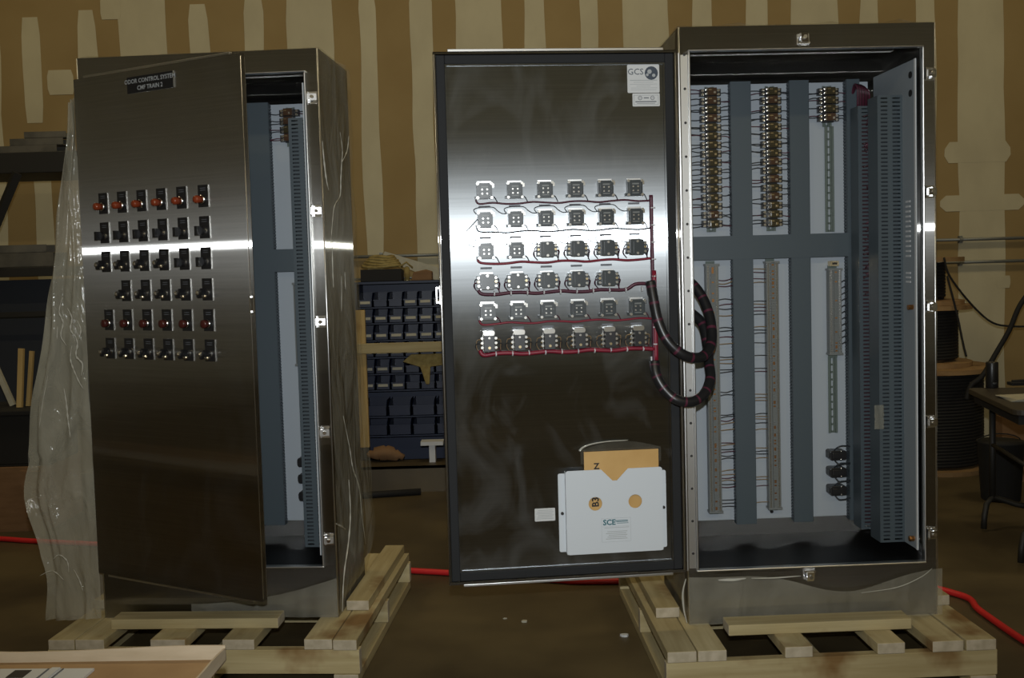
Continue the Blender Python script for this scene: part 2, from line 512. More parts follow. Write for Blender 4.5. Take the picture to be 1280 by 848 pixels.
def panel_contents(root, dx, full):
    PY = .42
    mb = MB(); mb.box(.04, .835, PY, PY + .003, .268, 1.994)
    panel = mb.build('back_panel', 'panel', root); panel['label'] = 'white painted back panel'
    for (a, c) in ((.050, .117), (.278, .357), (.510, .585), (.735, .785)):
        if not full and a < .2: continue
        if not full and a == .510: a = .450
        duct_panel(a + dx, c + dx, .258, 1.998, .377, PY).build('wire_duct', ['duct', 'duct_shade'], panel)
    duct_panel(.117 + dx, .735 + dx, 1.310, 1.402, .374, PY, True).build('wire_duct', ['duct', 'duct_shade'], panel)
    ws = []; pt = .0339
    cols = [(.203, 16, 1.960), (.441, 16, 1.958), (.668, 4, 1.954)]
    edges = {.203: (.119, .279), .441: (.356, .511), .668: (.584, .736)}
    for ci, (xc, n, zt) in enumerate(cols):
        if not full and ci < 2: continue
        din_rail(zt - n * pt + .002, zt + .025, xc + dx, panel, PY)
        for i in range(n):
            z = zt - i * pt
            inst('relay', RELAYS[random.randrange(4)], panel, (xc + dx, PY - .006, z))
            for sx in (-1, 1):
                xe = edges[xc][0 if sx < 0 else 1] + dx
                for q in range(random.choice((1, 2, 2))):
                    dz = random.uniform(-.010, .010)
                    ws.append(([(xc + dx + sx * .036, PY - .025, z + dz * .8), (xc + dx + sx * .055, PY - .03, z + dz + random.uniform(-.004, .004)),
                                (xe, PY - .03, z + dz * 1.3 + random.uniform(-.005, .003))], .0017, random.choice((0, 0, 0, 1))))
    din_rail(1.408, 1.822, .676 + dx, panel, PY)
    if full:
        term_strip(.315, 1.286, .196, .050, panel, PY); term_strip(.321, 1.290, .434, .049, panel, PY)
        for g in range(9):
            zb = 1.270 - g * .114
            for q in range(6):
                z = zb - q * .0125 - random.uniform(0, .004)
                if z > .32 and random.random() < .8:
                    ws.append(([(.221, PY - .03, z), (.247, PY - .035, z + random.uniform(-.004, .006)), (.278, PY - .03, z + random.uniform(-.003, .008))], .0018, random.choice((0, 0, 1, 2))))
                if z > .33 and random.random() < .6:
                    ws.append(([(.410, PY - .03, z), (.38, PY - .035, z + .002), (.347, PY - .03, z + random.uniform(-.004, .004))], .0016, random.choice((0, 1, 2))))
        mb = MB(); mb.cyl((.430, PY + .001, .295), (.430, PY - .004, .295), .007, 12); mb.build('panel_bolt', 'black', panel)
    term_strip(.930, 1.255, .684 + dx, .050, panel, PY)
    mb = MB(); mb.cbox((.684 + dx, PY - .02, 1.283), (.034, .03, .02), 0); mb.cbox((.684 + dx, PY - .037, 1.283), (.02, .004, .008), 1)
    mb.build('end_clamp', ['brass', 'ink'], panel)
    for i in range(11):
        z = 1.22 - i * .0245
        ws.append(([(.710 + dx, PY - .03, z - .012), (.724 + dx, PY - .04, z - .002), (.732 + dx, PY - .04, z + .003), (.745 + dx, PY - .03, z + .004)], .0022, 0))
    din_rail(.606, .930, .681 + dx, panel, PY)
    for i, z in enumerate((.523, .454, .381)):
        mb = MB(); mb.prism(rrect(-.033, .033, -.0185, .0185, .008), lambda a, c, d: (a, d, c), -.055, 0, 0)
        mb.cbox((.0, -.058, .0), (.05, .006, .022), 0); mb.cbox((-.033, -.03, 0), (.006, .04, .02), 0)
        for dz in (.016, -.016): mb.cyl((.012, -.05, dz), (.012, -.056, dz), .004, 8, 1)
        mb.build('fuse_holder', ['black', 'silver'], panel, loc=(.685 + dx, PY, z), bevel=.003)
        for s_ in (1, -1):
            ws.append(([(.673 + dx, PY - .04, z + s_ * .018), (.685 + dx, PY - .055, z + s_ * .034), (.706 + dx, PY - .05, z + s_ * .037), (.735 + dx, PY - .045, z + s_ * .033)], .0028, 0))
    wires(ws, 'hookup_wires', panel, ['wire_dark', 'wire_purple', 'wire_tan'])
    # side panel with its two ducts
    xs = .850
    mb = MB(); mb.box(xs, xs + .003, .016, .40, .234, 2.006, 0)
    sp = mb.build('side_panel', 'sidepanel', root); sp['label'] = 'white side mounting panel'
    mb = MB(); mb.box(xs - .0025, xs, .014, .026, .234, 2.006); mb.build('panel_edge', 'label', sp)
    side_duct(.757, xs, .130, .222, .234, 1.895).build('wire_duct', ['duct', 'duct_shade'], sp)
    side_duct(.742, xs, .280, .360, .247, 1.880).build('wire_duct', ['duct', 'wire_maroon'], sp)
    for z in (1.955, 1.89):
        mb = MB(); mb.prism(rrect(.045, .072, z - .012, z + .012, .011), lambda a, c, d: (d, a, c), xs - .002, xs); mb.build('panel_slot', 'hole', sp)
    if full:
        for i in range(15):
            z = 1.50 - i * .018 if i < 12 else 1.24 - (i - 12) * .016
            mb = MB(); mb.box(xs - .0015, xs, .065, .105, z, z + .007); mb.build('marker_strip', 'label', sp)
        for z in (.268, 1.12):
            mb = MB(); mb.cyl((xs, .05, z), (xs - .018, .05, z), .010, 6); mb.build('ground_lug', 'copper', sp)
        ws = []
        for i in range(9):
            y = .28 + i * .004
            ws.append(([(.80 - i * .005, .33, 1.88), (.785 - i * .004, y, 1.93 + .003 * i), (.77 - i * .002, .35, 1.97), (.76, .39, 1.93)], .004, i % 2))
        for i in range(40):
            z = random.uniform(.95, 1.86)
            ws.append(([(random.uniform(.758, .79), .279, z), (random.uniform(.77, .80), .272, z + .012), (random.uniform(.78, .81), .279, z + .02)], .003, random.choice((0, 1, 1))))
        wires(ws, 'control_wires', sp, ['wire_purple', 'wire_maroon'])
        mb = MB(); mb.grid(lambda u, v: (.735 + .035 * u + .004 * noise.noise((u * 5, v * 6, 1)), .122 + .006 * noise.noise((u * 6, v * 7, 4)), .665 + .09 * v), 8, 12)
        mb.build('spare_parts_bag', 'wrap_clear', sp, True, recalc=False)
    return panel


def cabinet(label, loc, yaw, dx, full):
    root = thing('control_cabinet', label, 'cabinet', loc, yaw, 'stainless control cabinets on pallets')
    t = .003
    mb = MB()
    mb.box(0, t, t, D, 0, H); mb.box(W - t, W, t, D, 0, H); mb.box(0, W, D - t, D, 0, H)
    mb.box(0, W, 0.001, D, H - t, H); mb.box(0, W, 0.001, D, 0, t)
    mb.build('cabinet_shell', 'steel', root)
    mb = MB(); mb.box(t, W - t, .012, D - t, .188, .191); mb.build('inner_floor', 'steel_shaded', root)  # dark sheet added for the shade at the cabinet bottom
    mb = MB()
    mb.box(0, W, 0, t, OZ1, H); mb.box(0, W, 0, t, 0, OZ0); mb.box(0, OX0, 0, t, OZ0, OZ1); mb.box(OX1, W, 0, t, OZ0, OZ1)
    mb.build('front_frame', 'steel', root)
    mb = MB(); e = .006
    mb.box(OX0 - e, OX1 + e, -.016, .012, OZ1, OZ1 + e); mb.box(OX0 - e, OX1 + e, -.016, .012, OZ0 - e, OZ0)
    mb.box(OX0 - e, OX0, -.016, .012, OZ0, OZ1); mb.box(OX1, OX1 + e, -.016, .012, OZ0, OZ1)
    mb.build('opening_lip', 'edge', root, bevel=.0025)
    mb = MB()
    mb.cyl((.06, .10, H - .055), (W - .06, .10, H - .055), .008, 10); mb.box(.05, W - .05, .24, .27, H - .05, H - .003)
    mb.build('top_stiffener', 'edge', root)
    mb = MB()
    for x in (.0022, W - .0022): mb.cyl((x, .0022, 0.001), (x, .0022, H - .001), .0032, 10)
    mb.build('corner_glint_bead', 'edge', root, True)  # round beads added to give the corners a bright line
    # door clamps
    mb = MB()
    mb.box(-.018, .018, -.003, 0, -.022, .022, 0); mb.box(-.018, -.012, -.022, 0, -.020, .020, 0); mb.box(.006, .018, -.016, 0, -.016, .016, 0)
    mb.prism([(-.014, -.02), (.020, -.010), (.020, -.004), (-.014, -.006)], lambda a, c, d: (a, c - .010, d), -.012, .012, 0)
    mb.cyl((.004, -.012, 0), (.004, -.032, 0), .007, 8, 0)
    cm = mb.mesh('door_clamp', 'chrome')
    for z in (1.947, 1.532, 1.122, .708, .300): inst('door_clamp', cm, root, (W - .025, 0, z))
    inst('door_clamp', cm, root, (.44, 0, OZ1 + .036), (0, -math.pi / 2, 0)); inst('door_clamp', cm, root, (.44, 0, OZ0 - .034), (0, math.pi / 2, 0))
    # hinge leaf on the left jamb
    mb = MB(); mb.box(.004, .030, -.004, 0, OZ0 + .005, OZ1 - .01, 0)
    mb.cyl((-.001, -.008, OZ0), (-.001, -.008, OZ1 - .005), .0055, 10, 0)
    z = OZ0 + .06
    while z < OZ1: mb.cyl((.019, -.004, z), (.019, -.0065, z), .0048, 8, 1); z += .118
    mb.build('hinge', ['edge', 'ink'], root)
    panel_contents(root, dx, full)
    return root


def make_door(root, loc, ang, wd, h):
    mb = MB(); fd = .022
    mb.box(0, wd, 0, .002, 0, h)
    mb.box(0, .002, .002, fd, 0, h); mb.box(wd - .002, wd, .002, fd, 0, h)
    mb.box(.002, wd - .002, .002, fd, 0, .002); mb.box(.002, wd - .002, .002, fd, h - .002, h)
    for (a, c, e, f) in ((.002, .009, .002, h - .002), (wd - .009, wd - .002, .002, h - .002)): mb.box(a, c, fd - .002, fd, e, f)
    mb.box(.009, wd - .009, fd - .002, fd, .002, .009); mb.box(.009, wd - .009, fd - .002, fd, h - .009, h - .002)
    d = mb.build('door', ['steel'], root, loc=loc, bevel=.0015); d.rotation_euler = (0, 0, ang)
    mb = MB()
    mb.box(.046, wd - .046, .002, .0032, .046, h - .046, 0); mb.build('inner_skin', 'steel_in', d)
    mb = MB(); g0, g1 = .010, .040
    mb.box(g0, g1, .003, .016, g0, h - g0); mb.box(wd - g1, wd - g0, .003, .016, g0, h - g0)
    mb.box(g1, wd - g1, .003, .016, g0, g1); mb.box(g1, wd - g1, .003, .016, h - g1, h - g0)
    mb.build('gasket', 'gasket', d, bevel=.003)
    mb = MB(); g0, g1 = .040, .046
    mb.box(g0, g1, .002, .010, g0, h - g0); mb.box(wd - g1, wd - g0, .002, .010, g0, h - g0)
    mb.box(g1, wd - g1, .002, .010, g0, g1); mb.box(g1, wd - g1, .002, .010, h - g1, h - g0)
    mb.build('gasket_retainer', 'steel_in', d)
    for z0, z1 in ((h, h + .010), (-.010, 0)):
        mb = MB(); mb.box(.045, wd - .05, .006, .018, z0, z1); mb.build('clamp_strip', 'edge', d, bevel=.002)
    mb = MB()
    for p_, q_ in (((.004, fd, .01), (.004, fd, h - .01)), ((wd - .004, fd, .01), (wd - .004, fd, h - .01)), ((wd - .003, .0035, .01), (wd - .003, .0035, h - .01))):
        mb.cyl(p_, q_, .0034, 10)
    mb.build('edge_glint_bead', 'edge', d, True)  # beads added so the flash draws bright lines down the edges
    mb = MB(); zc = 1.02
    mb.box(wd, wd + .014, .004, .008, zc - .028, zc - .022); mb.box(wd, wd + .014, .004, .008, zc + .022, zc + .028)
    mb.box(wd + .010, wd + .014, .004, .008, zc - .022, zc + .022); mb.box(wd - .003, wd + .002, -.001, .012, zc - .032, zc + .032)
    mb.build('padlock_hasp', 'edge', d)
    return d


LC = ((-1.597, 3.9227, .165), R(-4.147)); RC = ((.6084, 3.6766, .165), R(2.345))
cabL = cabinet('tall stainless steel control cabinet, door slightly ajar with switches on its front', LC[0], LC[1], .020, False)
cabR = cabinet('tall stainless steel control cabinet standing wide open with relays and wiring inside', RC[0], RC[1], 0., True)

# ---- left door: operators on its front
HZ = .186; DH = 1.856
dl = make_door(cabL, (.002, -.036, HZ), R(-24.94), .824, DH)
dl['label'] = 'stainless door with six rows of pilot lights and selector switches'
colsx = (.131, .230, .331, .430, .5295, .6325); rowz = (1.579, 1.472, 1.366, 1.2585, 1.152, 1.047)
mb = MB(); mb.box(-.0235, .0235, -.003, 0, -.038, .038, 0); mb.box(.0235, .0243, -.0035, 0, -.038, .038, 1); mb.box(-.012, .012, -.0034, -.003, .019, .0205, 2); mb.box(-.012, .012, -.0034, -.003, .026, .0275, 2)
plate = mb.mesh('legend_plate', ['black', 'edge', 'print'])


def bezel(mb): mb.cyl((0, -.004, 0), (0, -.013, 0), .0165, 16, 0, .0145)


mb = MB(); bezel(mb); mb.tube([(0, -.012, 0), (0, -.034, 0), (0, -.040, 0), (0, -.0425, 0)], .013, 14, 1, rf=lambda i: (.0135, .0135, .011, .004)[i])
pilot = mb.mesh('pilot_light', ['chrome', 'amber'], True)
mb = MB(); bezel(mb); mb.cyl((0, -.013, 0), (0, -.026, 0), .0155, 16, 1); mb.cbox((0, -.034, 0), (.012, .018, .031), 1)
knob = mb.mesh('selector_knob', ['chrome', 'black'])
mb = MB(); bezel(mb); mb.cyl((0, -.013, 0), (0, -.022, 0), .0155, 16, 1); mb.mx = Matrix.Rotation(R(35), 4, 'Y'); mb.cbox((0, -.030, 0), (.009, .020, .034), 1)
mb.mx = Matrix.Identity(4); mb.tube([(.004, -.024, -.006), (.014, -.036, -.010), (.026, -.040, -.011)], .0055, 8, 0); mb.tube([(-.002, -.040, .006), (-.002, -.045, .004), (-.002, -.046, .0)], .006, 8, 0)


def glint_ball(mb, c, r, m):
    mb.tube([(c[0], c[1] + r * math.cos(a_ * math.pi / 6), c[2]) for a_ in range(7)], r, 8, m, rf=lambda i: max(.0004, r * math.sin(i * math.pi / 6)))


glint_ball(mb, (.026, -.038, -.011), .0075, 0); glint_ball(mb, (-.004, -.042, .0), .0065, 0)  # chrome balls added to give the levers glints
lever = mb.mesh('selector_lever', ['chrome', 'black'])
mb = MB(); bezel(mb); mb.tube([(0, -.012, 0), (0, -.028, 0), (0, -.031, 0)], .014, 14, 1, rf=lambda i: (.0145, .0145, .011)[i])
button = mb.mesh('push_button', ['chrome', 'redbtn'], True)
for r_, z in enumerate(rowz):
    for c_, x in enumerate(colsx):
        if r_ == 3 and c_ == 0: continue
        zz = z - HZ
        inst('legend_plate', plate, dl, (x, 0, zz))
        nm, me = (('pilot_light', pilot), ('selector_knob', knob), ('selector_knob', knob if c_ > 3 else lever), ('selector_lever', lever), ('push_button', button), ('selector_lever', lever))[r_]
        o = inst(nm, me, dl, (x - .002, 0, zz - .012))
        if r_ == 0 and c_ == 0: o['label'] = 'amber pilot light'
mb = MB(); mb.box(.288, .517, -.004, 0, 1.960 - HZ, 2.017 - HZ, 0)
fn = lambda cx, cz: (lambda a, c: (cx + a, -.0046, cz + c))
text_into(mb, 'ODOR CONTROL SYSTEM', .0215, fn(.4025, 2.000 - HZ), 1, bold=.0003)
text_into(mb, 'CMF TRAIN 2', .0215, fn(.4025, 1.975 - HZ), 1, bold=.0003)
mb.box(.517, .519, -.005, 0, 1.960 - HZ, 2.017 - HZ, 2)
mb.build('nameplate', ['black', 'palegrey', 'edge'], dl)['label'] = 'black engraved nameplate with two lines of lettering'

# ---- right door: swung open, inner face to the camera.  local y=.022 is the flange plane
RA = R(183.25); rdl = (-.01 + .022 * math.sin(RA), -.013 - .022 * math.cos(RA), .196)
HZR = .196
dr = make_door(cabR, rdl, RA, .848, 1.850)
dr['label'] = 'open stainless door showing contact blocks, wiring and a print pocket'
SY = .0034   # surface of the inner skin


def cb_square():
    mb = MB()
    mb.box(-.026, .026, 0, .004, -.028, .030, 3); mb.box(-.024, .024, .004, .008, .028, .034, 2)
    mb.box(-.026, .026, .004, .032, -.027, .027, 0); mb.box(-.021, .021, .032, .036, -.022, .022, 0)
    for sx in (-1, 1):
        for sz in (-1, 1): mb.cyl((sx * .024, .03, sz * .024), (sx * .024, .036, sz * .024), .005, 8, 1)
        mb.box(sx * .019 - .0015, sx * .019 + .0015, .036, .038, -.018, .018, 0)
        for sz in (-.010, .004): mb.cyl((sx * .0085, .034, sz), (sx * .0085, .0385, sz), .0032, 6, 1)
    mb.box(-.012, .012, .036, .0375, .011, .016, 3); mb.box(-.012, .012, .036, .0375, -.020, -.017, 3)
    mb.box(-.034, -.026, .006, .024, .012, .024, 1); mb.box(.026, .034, .006, .024, -.028, -.018, 0)
    return mb.mesh('contact_block', ['cblock', 'silver', 'edge', 'termgrey'])


def cb_wide():
    mb = MB()
    mb.box(-.022, .022, 0, .004, -.028, .031, 3)
    mb.prism(rrect(-.023, .023, -.027, .027, .006), lambda a, c, d: (a, d, c), .004, .046, 0)
    mb.box(-.013, .013, .046, .050, -.02, .02, 0)
    for sx in (-1, 1):
        mb.box(sx * .029 - .007, sx * .029 + .007, .008, .034, -.023, .020, 0)
        for dz in (-.015, .0, .013): mb.cyl((sx * .030, .034, dz), (sx * .030, .039, dz), .0045, 8, 1 if dz else 2)
    for dz in (-.021, .020): mb.cyl((0, .05, dz), (0, .053, dz), .0045, 8, 1)
    return mb.mesh('contact_block', ['cblock', 'silver', 'brass', 'edge'])


def cb_tall():
    mb = MB()
    mb.box(-.019, .019, 0, .004, -.032, .038, 1)
    mb.box(-.018, .018, .004, .052, -.030, .024, 0); mb.prism(rrect(-.020, .020, .024, .040, .006), lambda a, c, d: (a, d, c), .004, .040, 1)
    for sx in (-1, 1):
        for dz in (-.018, -.002, .014):
            mb.cyl((sx * .018, .03, dz), (sx * .030, .026, dz - .004), .0042, 8, 2)
            mb.cyl((sx * .024, .034, dz), (sx * .024, .039, dz), .005, 8, 1)
    mb.cyl((0, .052, -.018), (0, .056, -.018), .005, 8, 2); mb.cyl((0, .052, .016), (0, .055, .016), .004, 8, 1)
    return mb.mesh('contact_block', ['black', 'silver', 'brass'])


SQ, WD_, TL = cb_square(), cb_wide(), cb_tall()
rx = (.685, .5795, .4742, .3675, .2615, .1585); rz = (1.5705, 1.4715, 1.364, 1.2585, 1.1535, 1.048)
mb = MB(); mb.box(-.020, .020, 0, .002, -.0035, .0035); tagm = mb.mesh('wire_marker_tag', 'print')
for r_, z in enumerate(rz):
    for c_, x in enumerate(rx):
        if r_ == 3 and c_ == 5: continue
        me = SQ if r_ in (0, 1, 4) or (r_ == 2 and c_ < 2) else (TL if r_ == 5 else WD_)
        inst('contact_block', me, dr, (x, SY, z - HZR))
        if r_ in (1, 2, 3, 5): inst('wire_marker_tag', tagm, dr, (x, SY, z - HZR + .046))
# wiring on the door
ws = []; X0 = .098
specs = [(0, .0035, 1), (1, .003, 2), (2, .0045, 0), (3, .0065, 1), (4, .004, 0), (5, .0085, 0)]
for r_, rad, m in specs:
    z = rz[r_] - HZR - .041; xs = rx[0] + .03; pts = [(xs, SY + .006, z + .012)]
    for k in range(14):
        x = xs - .012 - (xs - X0 - .012) * k / 13
        pts.append((x, SY + rad + .002, z + .003 * math.sin(k * 1.9 + r_) - .002))
    if r_ == 3: pts = pts[:11] + [(.20, SY + .01, z - .002), (.165, SY + .014, z + .016), (.13, SY + .014, z + .018), (X0, SY + .014, z + .014)]
    ws.append((pts, rad, m))
    for c_, x in enumerate(rx):
        if r_ == 3 and c_ == 5: continue
        zz = rz[r_] - HZR
        ws.append(([(x - .030, SY + .02, zz - .020), (x - .038, SY + .012, zz - .026), (x - .046, SY + .006, z)], .0018, 1 if r_ > 2 else 3))
        if r_ in (1, 2) and c_ < 5:
            ws.append(([(x + .030, SY + .018, zz + .02), (x + .038, SY + .01, zz + .035), (x + .018, SY + .008, zz + .043), (x - .028, SY + .008, zz + .043),
                        (x - .045, SY + .008, zz + .03), (x - .060, SY + .008, zz + .021), (x - .075, SY + .012, zz + .02)], .0016, 3))
        if r_ in (2, 3, 5) and not (r_ == 2 and c_ < 2):
            for sx in (-1, 1):
                for q in range(2):
                    ws.append(([(x + sx * .030, SY + .03, zz + .010 - q * .014), (x + sx * (.041 + .003 * q), SY + .024, zz + .006 - q * .012), (x + sx * (.042 + .002 * q), SY + .01, zz - .02), (x + sx * .036 - .006, SY + .006, z + .004)], .0018, (3, 1)[q] if r_ < 5 else (4, 3)[q]))
ws.append(([(.70, SY + .02, 1.455 + .03 - HZR), (.735, SY + .012, 1.45 - HZR), (.752, SY + .01, 1.43 - HZR), (.748, SY + .01, 1.39 - HZR), (.715, SY + .012, 1.378 - HZR)], .0016, 3))
trunk = [(X0, SY + .01, 1.545 - HZR - z * .06) for z in range(0, 11)]
ws.append((trunk, .0075, 1)); ws.append(([(X0 - .004, SY + .012, 1.28 - HZR), (X0 - .006, SY + .012, 1.1 - HZR), (X0 - .006, SY + .01, .955 - HZR)], .010, 0))
wires(ws, 'door_wiring', dr, ['wire_red', 'wire_purple', 'wire_dark', 'wire_dark', 'wire_tan'])
tiem = MB(); tiem.cyl((-.002, 0, 0), (.002, 0, 0), .0095, 8); tiem.box(-.002, .002, .008, .013, -.003, .003); tiem = tiem.mesh('cable_tie', 'tie')
for r_ in (3, 5):
    for k in range(10):
        inst('cable_tie', tiem, dr, (.66 - k * .058, SY + specs[r_][1] + .002, rz[r_] - HZR - .043))
for k in range(9):
    inst('cable_tie', tiem, dr, (X0 - .004, SY + .012, 1.50 - HZR - k * .06), (0, math.pi / 2, 0))

# stickers and print pocket on the right door
fy = SY + .0006
mirror = lambda cx, cz, y=fy + .0006: (lambda a, c: (cx - a, y, cz + c))      # x runs right-to-left as seen from inside
P2 = lambda a, c, d: (a, d, c)
mb = MB(); zo = -HZR
mb.prism(rrect(.058, .172, 1.902 + zo, 2.000 + zo, .004), P2, SY, fy, 0)
text_into(mb, 'GCS', .030, mirror(.1425, 1.974 + zo), 1)
mb.prism(disc(.0865, 1.970 + zo, .0235), P2, fy, fy + .0005, 2)
mb.prism(disc(.093, 1.975 + zo, .008, 10), P2, fy + .0005, fy + .0008, 3); mb.prism(disc(.078, 1.962 + zo, .006, 10), P2, fy + .0005, fy + .0008, 3); mb.prism(disc(.101, 1.964 + zo, .005, 10), P2, fy + .0005, fy + .0008, 3)
for i, (a, c) in enumerate(((.066, .163), (.08, .15), (.066, .163), (.09, .14), (.066, .16), (.07, .16))):
    mb.box(a, c, fy, fy + .0004, 1.944 - i * .0065 + zo, 1.9455 - i * .0065 + zo + (.0012 if i == 0 else 0), 3)
mb.build('maker_sticker', ['label', 'printblue', 'printblue', 'palegrey'], dr)['label'] = 'white sticker with GCS lettering and globe'
mb = MB(); mb.prism(rrect(.058, .155, 1.855 + zo, 1.900 + zo, .003), P2, SY, fy, 0)
for a, c, e, f in ((.063, .150, 1.893, 1.8937), (.063, .150, 1.8605, 1.8612), (.063, .0637, 1.8605, 1.8937), (.1493, .150, 1.8605, 1.8937), (.07, .145, 1.8695, 1.873), (.075, .14, 1.8645, 1.866)): mb.box(a, c, fy, fy + .0004, e + zo, f + zo, 1)
for cx in (.128, .084): mb.prism(disc(cx, 1.884 + zo, .0075), P2, fy, fy + .0004, 1); mb.prism(disc(cx, 1.884 + zo, .0055), P2, fy + .0004, fy + .0006, 2); mb.cbox((cx, fy + .0008, 1.884 + zo), (.007, .0004, .0015), 1)
mb.box(.097, .115, fy, fy + .0004, 1.8825 + zo, 1.886 + zo, 1)
mb.build('listing_sticker', ['label', 'print', 'label'], dr)
mb = MB(); mb.prism(rrect(.465, .538, .403 + zo, .449 + zo, .003), P2, SY, fy, 0)
for i in range(6): mb.box(.471 + .004 * (i % 2), .532 - .003 * (i % 3), fy, fy + .0004, .411 + i * .006 + zo, .413 + i * .006 + zo, 1)
mb.build('rating_sticker', ['label', 'palegrey'], dr)
# pocket: wings + tray + notched front with two round holes
mb = MB()
mb.prism(rrect(.040 + .023, .092, .287 + zo, .566 + zo, .006), P2, SY, SY + .003, 0); mb.prism(rrect(.418, .4525, .289 + zo, .570 + zo, .006), P2, SY, SY + .003, 0)
PF = SY + .030
mb.box(.0835, .0855, SY, PF, .285 + zo, .578 + zo, 0); mb.box(.4265, .4285, SY, PF, .285 + zo, .578 + zo, 0); mb.box(.0855, .4265, SY, PF, .285 + zo, .287 + zo, 0)
pocket = mb.build('print_pocket', ['white'], dr); pocket['label'] = 'white metal drawing pocket with notched front'
x0p, x1p, zb, zt = .0825, .4295, .284 + zo, .584 + zo
mb = MB()


def plate_with_holes(mb):
    holes = [(.182, .465 + zo, .0245), (.325, .463 + zo, .0245)]
    bm = bmesh.new()
    outer = rrect(x0p, x1p, zb, zt, .010)
    # insert the V notch on the top edge (between the two top corners)
    n = 5; notch = [(.206, zt), (.246, zt - .041), (.262, zt - .041), (.302, zt)]
    outer = outer[n:] + outer[:n]            # start at top-left corner arc (x0 side)
    pts = outer + notch[::-1]
    pts = outer[:]                            # order: x0 top, x0 bottom, x1 bottom, x1 top
    pts += [(.302, zt), (.262, zt - .041), (.246, zt - .041), (.206, zt)]
    loops = [pts] + [disc(cx, cz, r, 20) for cx, cz, r in holes]
    es = []
    for lp in loops:
        vs_ = [bm.verts.new((a, PF, c)) for a, c in lp]
        es += [bm.edges.new((vs_[i], vs_[(i + 1) % len(vs_)])) for i in range(len(vs_))]
    r = bmesh.ops.triangle_fill(bm, use_beauty=True, use_dissolve=False, edges=es)
    bm.verts.index_update()
    mb.add([tuple(v.co) for v in bm.verts], [tuple(v.index for v in f.verts) for f in bm.faces], 0); bm.free()


plate_with_holes(mb)
o = mb.build('pocket_front', ['white'], dr); md = o.modifiers.new('thick', 'SOLIDIFY'); md.thickness = .002; md.offset = 0
for sx, zc in ((.0735, .432), (.440, .428)):
    mb = MB(); mb.cyl((sx, SY + .003, zc + zo), (sx, SY + .008, zc + zo), .0055, 10); mb.build('pocket_screw', 'ink', dr)
mb = MB(); yy = PF + .0016
mb.box(.200, .305, PF + .0009, yy, .324 + zo, .409 + zo, 0)
for a, c, e, f in ((.2, .305, .4084, .409), (.2, .305, .324, .3246), (.2, .2006, .324, .409), (.3044, .305, .324, .409), (.205, .3, .379, .3795), (.21, .255, .398, .4005), (.21, .252, .394, .396), (.208, .25, .389, .3905), (.206, .295, .374, .3755)): mb.box(a, c, yy, yy + .0004, e + zo, f + zo, 2 if e in (.398, .394, .389) else 3)
for i in range(5): mb.box(.213 + .004 * (i % 2), .29 - .005 * (i % 3), yy, yy + .0004, .334 + i * .0065 + zo, .336 + i * .0065 + zo, 3)
text_into(mb, 'SCE', .027, mirror(.277, .3935 + zo, yy + .0004), 1, bold=.0008)
mb.build('pocket_label', ['white', 'teal', 'teal', 'palegrey'], dr)['label'] = 'SCE label printed in teal'
# envelope: stands in the pocket, a thing of its own
cabR_m = Matrix.Translation(RC[0]) @ Matrix.Rotation(RC[1], 4, 'Z')
door_m = cabR_m @ Matrix.Translation(rdl) @ Matrix.Rotation(RA, 4, 'Z')
mb = MB(); mb.mx = Matrix.Translation((.2255, SY + .010, .288 + zo))
mb.box(-.134, .134, 0, .006, 0, .358, 0)
yl = .0066
text_into(mb, 'Z', .03, lambda a, c: (.090 - a, yl, .305 + c), 1, bold=.001)
text_into(mb, 'B3', .034, lambda a, c: (.0995 + c - .004, yl, .178 + a), 1, bold=.001)
mb.mx = Matrix.Identity(4)
env_o = MB(); env_o.v = [tuple(Vector(p) - Vector((.2255, SY + .010, .288 + zo))) for p in mb.v]; env_o.f = mb.f; env_o.m = mb.m
e = env_o.build('manila_envelope', ['manila', 'ink'], None)
e.matrix_world = door_m @ Matrix.Translation((.2255, SY + .010, .288 + zo))
tag(e, 'tan manila envelope standing in the white door pocket', 'envelope')
mb = MB(); mb.grid(lambda u, v: (.37 - .29 * u, SY + .006 + .0015 * math.sin(u * 7) + .002 * v, .60 - HZR + (.052 + .026 * math.sin(math.pi * u)) * v), 20, 5)
P = smooth_path([(.374, SY + .012, .650 - HZR), (.362, SY + .012, .662 - HZR), (.33, SY + .012, .673 - HZR), (.27, SY + .012, .680 - HZR), (.20, SY + .012, .681 - HZR)], 4)
mb.tube(P, .003, 6, 1, rf=lambda i: .0045 - .0002 * i)  # pale tube in place of the arc glint on the sleeve
mb.v = [tuple(Vector(p) - Vector((.2255, SY + .006, .60 - HZR))) for p in mb.v]
e2 = mb.build('plastic_sleeve', ['wrap_thin', 'wrap_fold_glint'], None, True, recalc=False)
e2.matrix_world = door_m @ Matrix.Translation((.2255, SY + .006, .60 - HZR))
tag(e2, 'clear plastic sleeve glinting above the manila envelope in the pocket', 'sleeve')
# harness: two wrapped cables looping from the door into the cabinet


def rc(px, py, y):                       # pixel to cabinet-right local at depth plane y
    o, d = ray(px, py); inv = cabR_m.inverted(); o2 = inv @ o; d2 = inv.to_3x3() @ d
    return o2 + d2 * ((y - o2.y) / d2.y)


def cable(pts):
    P = smooth_path(pts, 9); mb = MB()
    mb.tube(P, .0185, 12, 0, mf=lambda i: 1 if i % 7 == 3 else 0)
    o = mb.build('wire_harness', ['black', 'wire_purple'], cabR, True); o['label'] = 'black wrapped wire harness looping into the cabinet'


